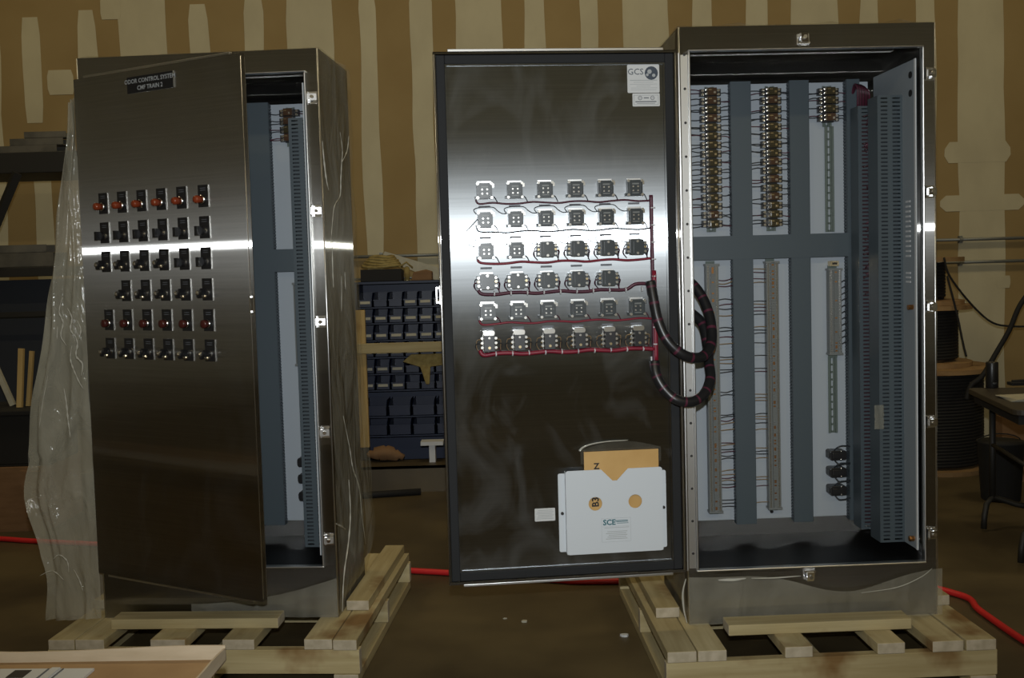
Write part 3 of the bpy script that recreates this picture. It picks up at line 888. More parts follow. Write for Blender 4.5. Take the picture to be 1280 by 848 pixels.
cable([rc(813, 352, -.045), rc(817, 375, -.06), rc(823, 402, -.075), rc(836, 428, -.09), rc(857, 445, -.09), rc(878, 446, -.05), rc(889, 428, .0), rc(888, 400, .05), rc(880, 376, .09), rc(868, 358, .12), rc(855, 348, .15)])
cable([rc(818, 452, -.045), rc(820, 468, -.06), rc(830, 486, -.075), rc(846, 500, -.09), rc(866, 502, -.08), rc(882, 490, -.05), rc(888, 472, -.01), rc(886, 452, .035), rc(884, 430, .07), rc(878, 405, .11), rc(862, 390, .15)])
mb = MB(); mb.cbox((.101, SY + .003, .95 - HZR), (.016, .006, .05)); mb.build('tie_mount', 'label', dr)

# ------------------------------------------------------------------ pallets and loose lumber


def pallet(label, base, yaw, xs, y0, y1):
    t = thing('wooden_pallet', label, 'pallet', (base[0], base[1], 0), yaw, 'lumber pallets under the cabinets')
    for a, c in xs:
        j = random.uniform(-.006, .006)
        mb = MB(); mb.box(a + .001, c - .001, y0 + j, y1 + random.uniform(-.01, .01), .127, .165); mb.build('deck_board', 'wood_y', t, bevel=.003)
    xa, xb = xs[0][0], xs[-1][1]
    for y in (y0 + .004, (y0 + y1) / 2 - .02, y1 - .045):
        mb = MB(); mb.box(xa - .004, xb + .006, y, y + .038, .038, .1265); mb.build('stringer', 'wood_x', t, bevel=.003)
    for a, c in ((xa, xa + .089), ((xa + xb) / 2 - .045, (xa + xb) / 2 + .045), (xb - .089, xb)):
        mb = MB(); mb.box(a, c, y0, y1, 0, .0378); mb.build('bottom_board', 'wood_y', t, bevel=.003)
    return t


pallet('pallet of pale lumber under the cabinet with the door ajar', LC[0], LC[1], [(-.104, -.004), (-.003, .107), (.277, .408), (.543, .662), (.841, .945), (.947, 1.035)], -.235, .87)
pallet('pallet of pale lumber under the wide open cabinet', RC[0], RC[1], [(-.129, -.028), (-.026, .074), (.271, .368), (.587, .684), (.775, .885), (.892, .998)], -.262, .86)


def lumber(base, yaw, x0, x1, y0, y1, z0, label, m, th=.038, tilt=0):
    mx = Matrix.Translation(base) @ Matrix.Rotation(yaw, 4, 'Z')
    c = mx @ Vector(((x0 + x1) / 2, (y0 + y1) / 2, z0))
    mb = MB(); mb.box(-(x1 - x0) / 2, (x1 - x0) / 2, -(y1 - y0) / 2, (y1 - y0) / 2, 0, th)
    o = mb.build('lumber_board', m, None, bevel=.003); o.location = c; o.rotation_euler = (0, 0, yaw + tilt)
    tag(o, label, 'board', 'loose lumber boards on the pallets')


lumber(LC[0], LC[1], .085, .715, -.125, -.036, 0, 'loose board across pallet in front of cabinet with door ajar', 'wood_x', tilt=R(1))
lumber(LC[0], LC[1], .926, 1.013, .075, .86, 0, 'long loose board lying beside right side of the left cabinet', 'wood_y')
lumber(LC[0], LC[1], -.092, -.008, .10, .80, 0, 'loose board at left side of left cabinet, mostly behind hazy plastic', 'wood_y')
lumber(RC[0], RC[1], .112, .758, -.138, -.049, 0, 'loose board across pallet in front of the wide open cabinet', 'wood_x', tilt=R(-.6))
lumber(RC[0], RC[1], -.106, -.018, .075, .80, 0, 'stained loose board left of the open cabinet under its door', 'wood_y')
lumber(RC[0], RC[1], .922, 1.000, .085, .80, 0, 'loose board with pale end right of the open cabinet', 'wood_y')

# ------------------------------------------------------------------ plastic wrap


def nz(*p): return noise.noise(p)


def wrap_left():
    mb = MB()

    def drape(u, v):      # u: 0 at cabinet edge .. 1 out to the left; v: 0 top .. 1 bottom
        z = 1.98 * (1 - v) - .03 * u
        if v <= .66: out = .004 + .25 * (v / .66)
        else: out = .24 + .03 * math.sin((v - .66) * 22) - .06 * max(0, v - .86) / .14
        x = -.004 - out * u + .018 * nz(u * 3, v * 8, 2)
        y = -.02 - .05 * u + .03 * u * u + (.008 + .03 * u) * nz(u * 7 + 3, v * 3, 5) + .018 * u * math.sin(u * 14 + 2 * v) + .012 * nz(u * 14, v * 14, 3) * v
        return (x, y, max(z, .006))
    mb.grid(drape, 22, 70, 0)

    def drape2(u, v):      # folds round to the cabinet's side
        p = drape(1, v); x, y, z = p
        return (x + (-.012 - x) * u + .02 * math.sin(u * 6 + v * 5) * u * (1 - u), y + (.075 - y) * u, z)
    mb.grid(drape2, 14, 50, 1)

    def side(u, v):       # tight along right side, bulging low down
        z = 2.125 - 2.115 * v
        bulge = .006 + .035 * v ** 2 + .018 * (1 + nz(u * 3, v * 6, 8)) * math.sin(math.pi * u) + .012 * nz(u * 8, v * 12, 1)
        k = min(1, max(0, (z - .05) / .12))
        return (W + max(.003, bulge * (.25 + u)) * k + .006 * (1 - k), .0 + .49 * u, z)
    mb.grid(side, 18, 60, 1)

    def top(u, v):
        return (W * u, .02 + .46 * v, H + .006 + .012 * max(0, nz(u * 9, v * 5, 3)) + (.02 if v > .95 else 0) * abs(nz(u * 14, 1, 2)))
    mb.grid(top, 24, 8, 1)

    def lowf(u, v):       # film gathered over the bottom of the front
        return (W * .38 + W * .62 * u, -.010 - .012 * abs(nz(u * 6, v * 4, 9)), .004 + (.15 * (.35 + .65 * u ** 2)) * v)
    mb.grid(lowf, 26, 8, 1)
    inv = (Matrix.Translation(LC[0]) @ Matrix.Rotation(LC[1], 4, 'Z')).inverted()

    def crease(pts, xx, r):
        P = []
        for px_, py_ in pts:
            o_, d_ = ray(px_, py_); o_ = inv @ o_; d_ = inv.to_3x3() @ d_
            P.append(o_ + d_ * ((xx - o_.x) / d_.x))
        P = smooth_path(P, 5); n_ = len(P)
        mb.tube(P, r, 6, 2, rf=lambda i: r * (.25 + .75 * math.sin(math.pi * (i + .5) / n_)) * (1 + .4 * math.sin(i * 2.3)))
    for pts, r in (([(403, 176), (405, 200), (408, 225), (411, 238)], .004), ([(425, 165), (428, 188), (427, 204), (426, 225), (425, 245), (418, 258), (415, 285), (413, 310)], .003),
                   ([(436, 170), (434, 188), (428, 202)], .003), ([(415, 300), (416, 340), (417, 360)], .003), ([(427, 345), (427, 390)], .002), ([(431, 340), (432, 362)], .002),
                   ([(429, 520), (437, 560), (441, 585), (449, 610), (452, 640), (457, 680)], .003), ([(436, 600), (438, 640), (436, 675), (430, 720), (428, 765)], .004), ([(420, 655), (426, 658), (432, 662)], .005)):
        crease(pts, W + .030, r * .7)

    def crease_y(pts, yy, r):
        P = []
        for px_, py_ in pts:
            o_, d_ = ray(px_, py_); o_ = inv @ o_; d_ = inv.to_3x3() @ d_
            P.append(o_ + d_ * ((yy - o_.y) / d_.y))
        P = smooth_path(P, 4); n_ = len(P)
        mb.tube(P, r, 6, 2, rf=lambda i: r * (.2 + .8 * math.sin(math.pi * (i + .5) / n_)) * (1 + .5 * math.sin(i * 2.9)))
    for pts, r in (([(78, 372), (74, 390), (79, 404), (76, 420), (83, 432)], .006), ([(84, 385), (90, 398), (88, 412), (95, 422)], .006), ([(93, 418), (97, 430), (95, 445), (103, 455), (102, 470)], .007),
                   ([(96, 400), (101, 412), (99, 424)], .005), ([(80, 486), (83, 505), (85, 525), (88, 548)], .006), ([(90, 432), (88, 448), (92, 462), (99, 478), (104, 486)], .005), ([(72, 408), (71, 425)], .004),
                   ([(60, 470), (54, 500), (49, 535)], .003), ([(66, 700), (74, 694), (84, 702), (86, 716)], .005), ([(50, 720), (66, 714), (80, 726)], .004), ([(92, 712), (99, 725), (104, 740)], .004)):
        crease_y(pts, -.085, r * .5)  # pale crease tubes stand in for the drape's crinkle highlights
    o = mb.build('plastic_wrap', ['wrap_haze', 'wrap_clear', 'wrap_fold_glint'], None, True, recalc=False)
    o.location = LC[0]; o.rotation_euler = (0, 0, LC[1])
    tag(o, 'hazy torn plastic wrap hanging down around the left cabinet', 'plastic wrap')


def wrap_right():
    mb = MB()

    def lowf(u, v):
        top = .175 - .075 * math.exp(-((u - .62) / .22) ** 2)
        return (-.004 + (W + .012) * u, -.022 - .010 * abs(nz(u * 7, v * 4, 4)) - .012 * math.exp(-((u - .15) / .08) ** 2) * v, .004 + top * v)
    mb.grid(lowf, 40, 10, 0)

    def left(u, v):
        z = 2.12 - 2.112 * v
        return (-.004 - .011 * abs(nz(u * 4, v * 6, 6)), .03 + .44 * u, z)
    mb.grid(left, 12, 50, 0)

    def right(u, v):
        z = 2.12 - 2.112 * v
        return (W + .002 + .005 * abs(nz(u * 4, v * 7, 12)), .0 + .46 * u, z)
    mb.grid(right, 12, 50, 0)

    def top(u, v):
        return (W * u, .01 + .46 * v, H + .006 + .018 * max(0, nz(u * 11, v * 5, 7)) + .03 * (abs(nz(u * 17, 2, 2)) if v > .9 else 0))
    mb.grid(top, 30, 8, 0)
    for pts, r in (([(.10, -.040, .170), (.13, -.047, .172), (.16, -.046, .171), (.20, -.041, .173)], .006), ([(.22, -.040, .172), (.30, -.040, .170), (.40, -.036, .172)], .003),
                   ([(.62, -.033, .10), (.75, -.034, .115), (.84, -.034, .15), (.88, -.034, .18)], .002), ([(-.010, -.01, .17), (-.022, -.01, .12), (-.020, -.015, .06), (-.010, -.018, .01)], .004)):
        P = smooth_path(pts, 5); n_ = len(P)
        mb.tube(P, r, 6, 1, rf=lambda i: r * (.3 + .7 * math.sin(math.pi * (i + .5) / n_)))  # pale tubes put in for the film's creases and glints
    o = mb.build('plastic_wrap', ['wrap_clear', 'wrap_fold_glint'], None, True, recalc=False)
    o.location = RC[0]; o.rotation_euler = (0, 0, RC[1])
    tag(o, 'clear plastic film clinging around the base and sides of the open cabinet', 'plastic wrap')


wrap_left(); wrap_right()

# ------------------------------------------------------------------ floor: hose and scraps
hp = [onz(-60, 675), onz(0, 677), onz(45, 680), Vector((-2.0, 5.5, 0)), Vector((-1.2, 5.2, 0)), onz(498, 716), onz(560, 720), onz(690, 729), onz(745, 731),
      Vector((1.0, 4.66, 0)), Vector((1.6, 4.63, 0)), onz(1199, 748), onz(1225, 768), onz(1280, 806), Vector((1.93, 3.66, 0)), Vector((1.90, 3.50, 0)), Vector((1.80, 3.36, 0)), Vector((1.9, 3.1, 0))]
mb = MB(); mb.tube([Vector((p.x, p.y, .0145)) for p in smooth_path(hp, 8)], .014, 10)
tag(mb.build('red_hose', 'hose', None, True), 'bright red hose snaking across the brown floor behind the pallets', 'hose')
for i, (px_, py_, s_) in enumerate(((780, 796, .018), (655, 778, .014), (631, 774, .008))):
    p = onz(px_, py_); mb = MB()
    mb.prism([(s_ * math.cos(a) * random.uniform(.6, 1.2), s_ * .6 * math.sin(a)) for a in [k * 2 * math.pi / 7 for k in range(7)]], lambda a, c, d: (a, c, d), 0, s_ * .5)
    o = mb.build('paper_scrap', 'label' if i == 0 else 'paper', None); o.location = (p.x, p.y, 0)
    tag(o, ('small white scrap lying on floor beside open cabinet pallet', 'flat beige scrap lying mid floor between the pallets', 'tiny beige crumb on floor, leftmost of the scraps')[i], 'scrap', 'scraps on the floor between the pallets')

# ------------------------------------------------------------------ blue bin rack
RY = 7.12
A = at(443, 356, RY)
rack = thing('bin_rack', 'dark blue steel rack holding rows of parts bins against wall', 'rack', (A.x, RY, 0))
ncol, pit = 7, .1034; rw = .03 + ncol * pit + .03; zt = A.z
mb = MB(); mb.box(0, .018, 0, .30, 0, zt); mb.build('side_upright', 'bluerack', rack)
mb = MB(); mb.box(rw - .018, rw, 0, .30, 0, zt); mb.build('side_upright', 'bluerack', rack)
mb = MB(); mb.box(.018, rw - .018, .285, .30, .0, zt); mb.build('rack_back', 'bluerack', rack)
mb = MB(); mb.box(0, rw, -.005, .30, zt, zt + .015); mb.build('top_shelf', 'bluerack', rack)
ord_ = ('first', 'second', 'third', 'fourth', 'fifth', 'sixth', 'seventh')


def bin_mesh(bw, bh, lip):
    mb = MB(); d = .24; t = .004
    mb.box(-bw / 2, bw / 2, 0, d, 0, t); mb.box(-bw / 2, bw / 2, d - t, d, 0, bh)
    for s_ in (-1, 1):
        mb.prism([(0, 0), (d, 0), (d, bh), (.07, bh), (0, lip)], lambda a, c, dd: (s_ * bw / 2 - s_ * dd, a, c), 0, t)
    mb.box(-bw / 2, bw / 2, 0, t, 0, lip); mb.box(-bw / 2, bw / 2, -.006, .004, lip - .008, lip)
    return mb.mesh('parts_bin', 'bluebin')


bmesh_s = bin_mesh(.094, .098, .052); bmesh_w = bin_mesh(.150, .105, .075)
mb = MB(); mb.box(-.034, .034, -.0085, -.006, -.009, .009); cardm = mb.mesh('label_card', 'paper')
rows = [378.6, 398.6, 420, 441.3, 462, 482.6]
for r_, py in enumerate(rows):
    zc = at(457, py, RY).z; zf = zc - .030
    mb = MB(); mb.box(.018, rw - .018, .0, .285, zf - .012, zf - .004); mb.build('shelf', 'bluerack', rack)
    for c_ in range(6):
        x = A.x + at(457, py, RY).x * 0 + (at(457, 400, RY).x - A.x) + c_ * pit
        o = inst('parts_bin', bmesh_s, None, (x, RY + .008, zf - .0035))
        tag(o, 'dark blue parts bin, %s row from top, %s from left in blue rack' % (ord_[r_], ord_[c_]), 'bin', 'blue bins in the rack')
        if not ((r_ == 0 and c_ in (1, 2)) or (r_ == 3 and c_ > 3) or (r_ > 3 and c_ > 2)):
            inst('label_card', cardm, o, (0, 0, .033))
for k, py in enumerate((521, 545)):
    zf = at(457, py, RY).z
    mb = MB(); mb.box(.018, rw - .018, .0, .285, zf - .012, zf - .004); mb.build('shelf', 'bluerack', rack)
    for c_ in range(4):
        o = inst('parts_bin', bmesh_w, None, (A.x + .03 + .085 + c_ * .165, RY + .008, zf - .0035))
        tag(o, 'wide dark blue parts bin, %s from left on %s shelf of rack' % (ord_[c_], ('second lowest', 'lowest')[k]), 'bin', 'blue bins in the rack')
# things on top of the rack
zt2 = zt + .015
p = at(478, 345, RY + .1)
mb = MB(); mb.box(-.14, .14, -.08, .10, 0, .004); mb.box(-.14, .14, -.08, -.074, 0, .085); mb.box(-.14, .14, .094, .10, 0, .085); mb.box(-.14, -.134, -.074, .094, 0, .085); mb.box(.134, .14, -.074, .094, 0, .085)
o = mb.build('black_tray', 'matblack', None); o.location = (p.x, RY + .1, zt2); tag(o, 'black tray on top of the blue bin rack', 'tray')
mb = MB()
for k in range(5):
    a0 = k * .3
    mb.tube([(.135 * math.cos(a0 + t * .52) * (1 - .1 * k), .075 * math.sin(a0 + t * .52), .016 * k + .006 * math.sin(t * 1.3)) for t in range(13)], .012, 7)
o = mb.build('rope_coil', 'ropey', None, True); o.location = (p.x + .0, RY + .1, zt2 + .104); tag(o, 'coil of yellowish rope on black tray above the blue bins', 'rope')
p = at(525, 345, RY + .15)
mb = MB(); mb.prism([(-.22, .16), (-.20, .21), (.19, .08), (.19, .0), (.15, .0)], lambda a, c, d: (a, d, c), 0, .01)
o = mb.build('white_board_offcut', 'paper', None); o.location = (p.x - .05, RY + .22, zt2); tag(o, 'pale slanting board offcut leaning on top of bin rack', 'board')
p = at(527, 350, RY + .08)
mb = MB(); mb.prism([(-.07, 0), (.075, 0), (.075, .06), (.03, .075), (-.05, .06)], lambda a, c, d: (a, d, c), 0, .12)
o = mb.build('brown_parcel', 'cardboard_dark', None, bevel=.006); o.location = (p.x, RY + .03, zt2); tag(o, 'small brown parcel at the right of the rack top', 'parcel')
p = at(509, 348, RY + .05)
mb = MB(); mb.tube([(0, 0, 0), (0, 0, .05), (0, 0, .09), (0, 0, .1)], .04, 9, rf=lambda i: (.016, .020, .018, .008)[i]); mb.tube([(-.012, 0, .07), (-.05, -.01, .1), (0, -.02, .13), (.04, 0, .09)], .006, 6)
o = mb.build('tan_pouch', 'ropey', None, True); o.location = (p.x, RY + .05, zt2); tag(o, 'small tan pouch with strap between rope coil and brown parcel', 'pouch')
# wooden frame in front of the bins
FY = RY - .055
a = at(452, 474, FY); ztop = at(452, 388, FY).z; zbot = at(452, 560, FY).z; r0 = at(445, 436, FY); r1 = at(575, 436, FY)
fr = thing('timber_barrier', 'yellow lumber post and rail nailed in front of the blue bins', 'barrier', (a.x, FY, 0))
mb = MB(); mb.box(-.037, .037, 0, .036, zbot, ztop); mb.build('post', 'wood_z', fr, bevel=.003)
mb = MB(); zr = r0.z; mb.box(-.05, r1.x - a.x, -.038, -.0005, zr - .034, zr + .034); mb.build('rail', 'wood_x', fr, bevel=.003)
mb = MB(); mb.box(-.037, .037, -.0005, .036, 0.0, zbot - .001); mb.build('lower_post', 'rackblack', fr)
p = at(525, 452, FY)
mb = MB(); mb.prism([(-.12, .0), (-.06, .05), (.16, .05), (.16, -.03), (.07, -.04), (.06, -.16), (.035, -.16), (.0, -.04)], lambda a_, c, d: (a_, d, c), 0, .02)
o = mb.build('rag', 'ropey', None, bevel=.006); o.location = (p.x, FY - .0, p.z); tag(o, 'tan rag hanging from the yellow rail in front of bins', 'rag')
# odds on the floor beside the rack
p = onz(486, 590); mb = MB()
mb.tube([(-.13 + .02 * i, .004 * math.sin(i * 2.1), .040 + .018 * math.sin(i * .33) + .005 * math.sin(i * 1.9)) for i in range(13)], .06, 8, rf=lambda i: (.012 + .040 * math.sin(math.pi * (i + .4) / 13) + .006 * math.sin(i * 2.7)))
o = mb.build('paper_bag', 'cardboard_dark', None, True); q = at(483, 551, RY - .18); o.location = (q.x, q.y, .17)
tag(o, 'crumpled brown paper bag on the low crate below the bin rack', 'bag')
mb = MB(); mb.box(-.42, .42, -.13, .13, 0, .02); mb.box(-.42, .42, -.13, -.11, .02, .17); mb.box(-.42, .42, .11, .13, .02, .17); mb.box(-.42, -.40, -.11, .11, .02, .17); mb.box(.40, .42, -.11, .11, .02, .17); mb.box(-.42, .42, -.13, .13, .155, .17)
o = mb.build('low_crate', 'floor', None); o.location = (q.x + .2, RY - .25, 0); tag(o, 'low dark brown crate on floor in front of bin rack', 'crate')
A2 = onz(425, 590); B2 = onz(540, 583)
mb = MB(); mb.cyl((A2.x, A2.y - .95, .022), (B2.x, B2.y - .95, .022), .021, 10); tag(mb.build('black_pipe', 'matblack', None, True), 'black pipe lying on floor in front of the bin rack', 'pipe')
p = onz(538, 577 + 12)
mb = MB(); mb.box(-.02, .02, -.04, .04, 0, .115); mb.box(-.075, .075, -.05, .05, .115, .14)
o = mb.build('white_stand', 'label', None); o.location = (at(541, 570, RY - .22).x, RY - .22, .17); tag(o, 'small white T-shaped stand on low crate by the open door edge', 'stand')

# ------------------------------------------------------------------ left storage rack and boxes
SYL = 6.55
t = thing('storage_rack', 'black cantilever storage rack at far left behind the wrapped cabinet', 'rack', (at(-60, 400, SYL).x, SYL, 0))
ox = t.location.x
z1 = at(40, 204, SYL).z; z2 = at(40, 340, SYL).z; xe = at(92, 204, SYL).x - ox
for z, nm in ((z1, 'shelf_beam'), (z2, 'shelf_beam')):
    hgt = .065 if z == z1 else .03
    mb = MB(); mb.box(-.4, xe + .18, -.05, .55, z - hgt, z + hgt); mb.build(nm, 'rackblack', t, bevel=.004)
for x in (-.35, xe + .12):
    mb = MB(); mb.box(x - .04, x + .04, .45, .55, 0, z1 - .066); mb.build('upright', 'rackblack', t)
b0 = at(30, 218, SYL); b1 = at(-4, 300, SYL)
mb = MB(); mb.tube([(b0.x - ox, -.09, b0.z), (b1.x - ox, -.09, b1.z), (b1.x - ox - .14, -.09, z2 + .03)], .032, 4); mb.build('brace', 'rackblack', t)
mb = MB(); mb.box(-.4, xe + .18, .0, .5, .50, .54); mb.build('shelf_beam', 'rackblack', t)
mb = MB(); mb.box(-.4, xe + .18, -.02, .0, z2 - .28, z2 - .25); mb.build('tie_bar', 'rackblack', t)
mb = MB(); mb.box(-.35, xe + .16, .40, .42, .56, z2 - .05); mb.build('back_sheet', 'dashblue', t)
def bar(pa, pb, zb, wd, th, i, label, m='greybar', y=None):
    P = at(*pa, SYL + .1); Q = at(*pb, SYL + .1); Lx = Q.x - P.x
    mb = MB(); mb.box(-Lx / 2, Lx / 2, -wd / 2, wd / 2, 0, .004); mb.box(-Lx / 2, Lx / 2, -wd / 2, -wd / 2 + .004, 0, th); mb.box(-Lx / 2, Lx / 2, wd / 2 - .004, wd / 2, 0, th)
    o = mb.build('metal_channel', m, None); o.location = ((P.x + Q.x) / 2, SYL + .1 + (y or 0), zb)
    o.rotation_euler = (0, 0, R(3 * i - 4)); tag(o, label, 'channel', 'steel channels on the storage rack')
bar((-40, 185), (78, 190), z1 + .066, .14, .05, 0, 'lowest dull steel channel on the top beam of black rack', y=.02)
bar((15, 180), (82, 185), z1 + .118, .12, .045, 1, 'middle dull steel channel stacked on top beam of rack', y=.03)
bar((32, 172), (84, 180), z1 + .165, .10, .04, 2, 'topmost dull steel channel on the top beam of rack', y=.03)
bar((-30, 320), (74, 310), z2 + .031, .2, .09, 1, 'pale steel channel on lower beam of black rack', y=.02)
bar((-20, 308), (60, 302), z2 + .122, .16, .05, 3, 'upper steel channel resting on pale channel on lower beam', y=.02)
p = onz(20, 668)
mb = MB(); mb.box(-.42, .19, 0, .5, 0, .012); mb.box(-.42, .19, 0, .012, .012, .37); mb.box(-.42, .19, .488, .5, .012, .37); mb.box(-.42, -.408, .012, .488, .012, .37); mb.box(.178, .19, .012, .488, .012, .37)
mb.box(-.42, .19, 0, .5, .37, .376); mb.prism([(.05, .36), (.19, .35), (.19, .12), (.07, .08)], lambda a, c, d: (a, d, c), -.02, 0)
o = mb.build('cardboard_box', 'cardboard_dark', None); o.location = (p.x - .03, p.y + .06, 0); tag(o, 'brown cardboard box on floor at the far left edge', 'box')
bx = o.location.copy()
mb = MB(); mb.box(-.36, .2, 0, .42, 0, .012); mb.box(-.36, .2, 0, .012, .012, .33); mb.box(-.36, .2, .408, .42, .012, .33); mb.box(-.36, -.348, .012, .408, .012, .33); mb.box(.188, .2, .012, .408, .012, .33); mb.box(-.38, .22, -.02, .44, .30, .33)
o = mb.build('black_crate', 'matblack', None, bevel=.006); o.location = (bx.x, bx.y + .03, .377); tag(o, 'black plastic crate stacked on the brown cardboard box', 'crate')
for i, (px_, tl, hh, ww) in enumerate(((30, 2, .35, .03), (36, 4, .33, .022), (12, -24, .3, .03))):
    q = at(px_, 515, bx.y + .2); mb = MB(); mb.box(-ww / 2, ww / 2, -.012, .012, 0, hh)
    o = mb.build('wood_stick', 'wood_z' if i < 2 else 'paper', None); o.location = (q.x, bx.y + .15 + .05 * i, .709); o.rotation_euler = (R(-6), R(tl), 0)
    tag(o, ('tall pale stick upright in the black crate', 'thin pale stick beside the tall one in black crate', 'pale stick leaning left out of the black crate')[i], 'stick', 'sticks standing in the black crate')

# ------------------------------------------------------------------ right side: cable reels, folding table
RYC = 7.16; cx = at(1157, 450, RYC).x


def reel(zb, zh, r, hub, coil, label):
    t = thing('cable_reel', label, 'cable reel', (cx, RYC, zb), 0, 'stacked cable reels')
    for z in (0, zh - .03):
        mb = MB(); mb.cyl((0, 0, z), (0, 0, z + .03), r, 40); mb.build('flange', 'reelwood', t)
    mb = MB(); mb.cyl((0, 0, .03), (0, 0, zh - .03), hub, 24); mb.build('hub', 'reelwood', t)
    mb = MB(); n = int((zh - .06) / .022); pts = []
    for k in range(n * 18):
        a = k / 18 * 2 * math.pi; pts.append((coil * math.cos(a), coil * math.sin(a), .042 + k / 18 * .022 * (zh - .085) / (n * .022)))
    mb.tube(pts, .0125, 6); mb.build('cable_winding', 'matblack', t, True)


zA = at(1200, 459, RYC - .2).z; zB = at(1190, 382, RYC - .2).z; zC = at(1190, 322, RYC - .2).z
reel(0, zA, .43, .22, .36, 'large wooden reel of black cable on floor beside the wall')
reel(zA + .001, zB - zA, .30, .12, .20, 'medium wooden cable reel stacked on the large one')
reel(zB + .002, zC - zB, .25, .08, .12, 'smallest wooden cable reel on top of the stack')


def loose_cable(pix, y, r, label, m='matblack'):
    mb = MB(); mb.tube(smooth_path([at(px_, py_, yy) for (px_, py_), yy in zip(pix, y)], 6), r, 7)
    tag(mb.build('loose_cable', m, None, True), label, 'cable', 'black cables by the reels')


loose_cable([(1180, 322), (1187, 345), (1212, 378), (1238, 402), (1262, 408), (1300, 408)], [6.9] * 6, .007, 'thin black cable sagging from the reel top to the right')
loose_cable([(1184, 345), (1196, 392), (1204, 430), (1208, 446)], [6.88, 6.85, 6.82, 6.8], .007, 'thin black cable hanging straight down over the reels')
loose_cable([(1300, 350), (1276, 380), (1262, 412), (1246, 440), (1228, 470), (1214, 482), (1208, 500)], [6.6] * 7, .016, 'thick black cable sloping down behind the table')
TZ = .74; nl = onz(1268, 513, TZ); fl = onz(1208, 485, TZ)
t = thing('folding_table', 'dark folding table with tubular legs at the right edge', 'table', (nl.x, nl.y, 0))
dv = Vector((fl.x - nl.x, fl.y - nl.y, 0)); ang = math.atan2(dv.y, dv.x) - math.pi / 2; t.rotation_euler = (0, 0, ang)
Lt = dv.length
mb = MB(); mb.prism(rrect(0, 1.4, 0, Lt, .05), lambda a, c, d: (a, c, d), TZ - .028, TZ); mb.build('tabletop', 'tabletop', t, bevel=.004)
mb = MB(); mb.box(.03, 1.37, .04, Lt - .04, TZ - .075, TZ - .029); mb.build('apron', 'matblack', t)
for y in (.10, Lt - .12):
    mb = MB(); mb.tube([(.10, y, TZ - .075), (.10, y, .15)], .016, 10); mb.build('leg', 'rackblack', t, True)
    mb = MB(); mb.tube([(.04, y - .06, .012), (.045, y - .055, .08), (.06, y - .04, .14), (.10, y, .17), (.22, y, .13), (.40, y, .10)], .015, 10); mb.build('foot', 'rackblack', t, True)
mb = MB(); mb.tube([(.10, .10, .45), (.10, Lt - .12, .45)], .011, 8); mb.build('cross_bar', 'rackblack', t, True)
p = onz(1240, 485, TZ)
mb = MB(); mb.tube([(0, 0, 0), (0, 0, .004), (0, 0, .135), (0, 0, .14), (0, 0, .142)], .032, 16, rf=lambda i: (.030, .032, .032, .030, .01)[i]); mb.box(-.012, .012, -.0335, -.031, .02, .032, 1)
o = mb.build('black_canister', ['black', 'dashblue'], None, True); o.location = (p.x, p.y, TZ); tag(o, 'black canister standing on the dark folding table', 'canister')
p = onz(1258, 482, TZ)
mb = MB(); mb.box(-.075, .075, -.03, .03, 0, .018); mb.cyl((-.06, 0, .02), (.07, .01, .024), .010, 8)
o = mb.build('black_tool', 'matblack', None, bevel=.004); o.location = (p.x + .09, p.y + .0, TZ); tag(o, 'flat black tool lying on table behind canister', 'tool')
p = onz(1274, 500, TZ)
mb = MB()
for k in range(4): mb.mx = Matrix.Rotation(R(5 * k - 8), 4, 'Z'); mb.box(-.075, .14, -.09, .10, .003 * k, .003 * k + .0025)
o = mb.build('paper_stack', 'paper', None); o.location = (p.x + .02, p.y + .02, TZ); tag(o, 'small stack of cream papers on the table edge', 'papers')
p = at(1251, 515, 6.1)
mb = MB(); mb.tube([(0, 0, 0), (0, 0, .01), (0, 0, .34), (0, 0, .35)], .13, 20, rf=lambda i: (.105, .11, .13, .135)[i]); mb.tube([(.13 * math.cos(a * math.pi / 8), .02, .34 + .05 * math.sin(a * math.pi / 8)) for a in range(9)], .004, 6)
o = mb.build('black_bucket', 'matblack', None, True); o.location = (p.x, 6.1, 0); tag(o, 'black bucket on the floor behind the folding table', 'bucket')
p = at(1222, 505, 6.6)
mb = MB(); mb.box(-.09, .09, -.08, .08, 0, .008); mb.box(-.09, .09, -.08, -.074, .008, .42); mb.box(-.09, .09, .074, .08, .008, .42); mb.box(-.09, -.084, -.074, .074, .008, .42); mb.box(.084, .09, -.074, .074, .008, .42); mb.prism([(-.09, .42), (.0, .42), (-.02, .52), (-.08, .53)], lambda a, c, d: (a, d, c), -.08, -.075)
o = mb.build('cardboard_carton', 'cardboard_dark', None); o.location = (p.x + .22, 6.62, 0); tag(o, 'brown carton with raised flap between reels and table', 'carton')

# ------------------------------------------------------------------ foreground tray on a carton
TY = 2.45; c = at(283, 826, TY); zt = c.z
fl_ = thing('cardboard_tray', 'open cardboard tray with a flash-lit rim in near left corner', 'tray', (c.x, TY, zt), R(-2))
Wd, Dp, hh = 1.15, .70, .034
mb = MB(); mb.box(-Wd, 0, -Dp, 0, 0, .004); mb.build('tray_bottom', 'cardboard', fl_)


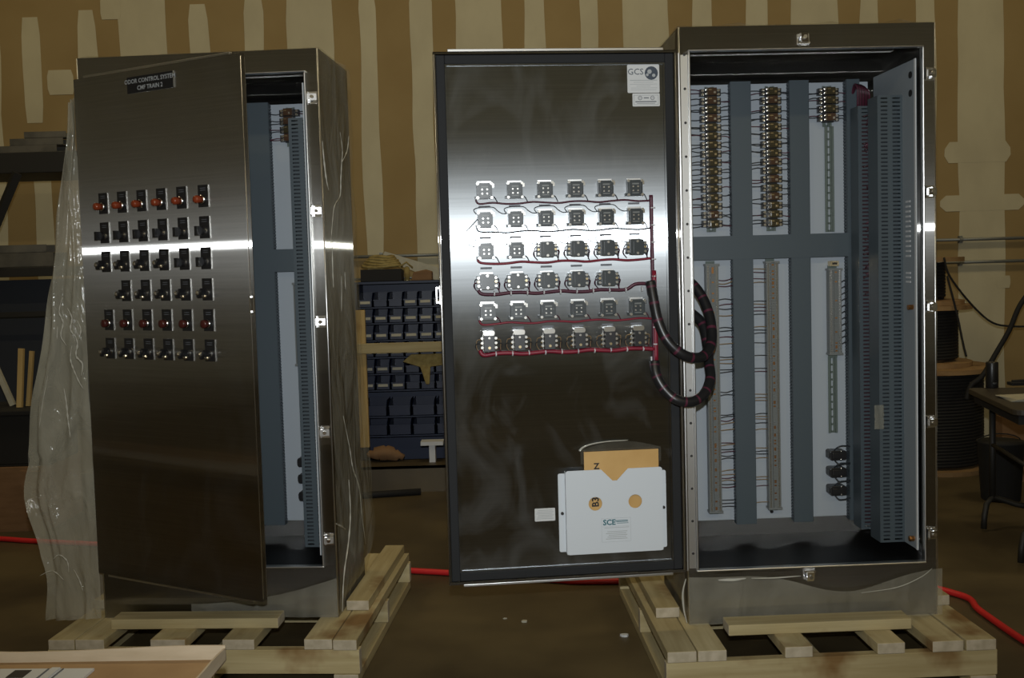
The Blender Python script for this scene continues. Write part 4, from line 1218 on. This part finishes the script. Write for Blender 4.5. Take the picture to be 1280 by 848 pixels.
def rim(a, d, n, name):
    mb = MB(); V = []
    for i in range(n + 1):
        u = i / n; p = a + (d - a) * u; k = hh + .005 * math.sin(u * 9 + 1) + .004 * nz(u * 7, 2, 1)
        nx = Vector((-(d - a).y, (d - a).x, 0)).normalized() * .005
        V += [p, p + nx, p + nx + Vector((0, 0, k)), p + Vector((0, 0, k))]
    fs = []
    for i in range(n):
        q = i * 4
        for j in range(4): fs.append((q + j, q + (j + 1) % 4, q + 4 + (j + 1) % 4, q + 4 + j))
    fs += [(0, 1, 2, 3), (n * 4, n * 4 + 3, n * 4 + 2, n * 4 + 1)]
    mb.add([tuple(v) for v in V], fs); mb.build(name, 'card_lit', fl_)


rim(Vector((0, 0, .0)), Vector((-Wd, 0, .0)), 30, 'tray_rim'); rim(Vector((0, -Dp, 0)), Vector((0, 0, 0)), 14, 'tray_rim')
rim(Vector((-Wd, 0, 0)), Vector((-Wd, -Dp, 0)), 8, 'tray_rim')
# white slotted panel lying in the tray
p0 = onz(118, 838, zt + .006)
mb = MB(); 
mb.box(-.60, .0, -.30, .0, 0, .006, 0); mb.box(-.185, -.145, -.055, -.012, .006, .0075, 1)
for k in (-.11, -.075, -.23, -.30): mb.box(k, k + .004, -.3, -.004, .006, .0078, 2)
mb.box(-.10, -.08, -.3, -.003, .006, .010, 0)
o = mb.build('white_slotted_panel', ['label', 'ink', 'print'], None); o.location = (p0.x, p0.y, zt + .0045); o.rotation_euler = (0, 0, R(-3))
tag(o, 'white slotted sheet panel lying in the near cardboard tray', 'panel')
mb = MB(); mb.box(-1.05, -.05, -.62, -.05, 0, .006); mb.box(-1.05, -.05, -.62, -.61, .006, zt - .002); mb.box(-1.05, -.05, -.06, -.05, .006, zt - .002); mb.box(-1.05, -1.04, -.61, -.06, .006, zt - .002); mb.box(-.06, -.05, -.61, -.06, .006, zt - .002); mb.box(-1.05, -.05, -.62, -.05, zt - .008, zt - .001)
o = mb.build('cardboard_carton', 'cardboard', None); o.location = (c.x, TY, 0); o.rotation_euler = (0, 0, R(-2)); tag(o, 'tall cardboard carton carrying the tray in the near left corner', 'carton')
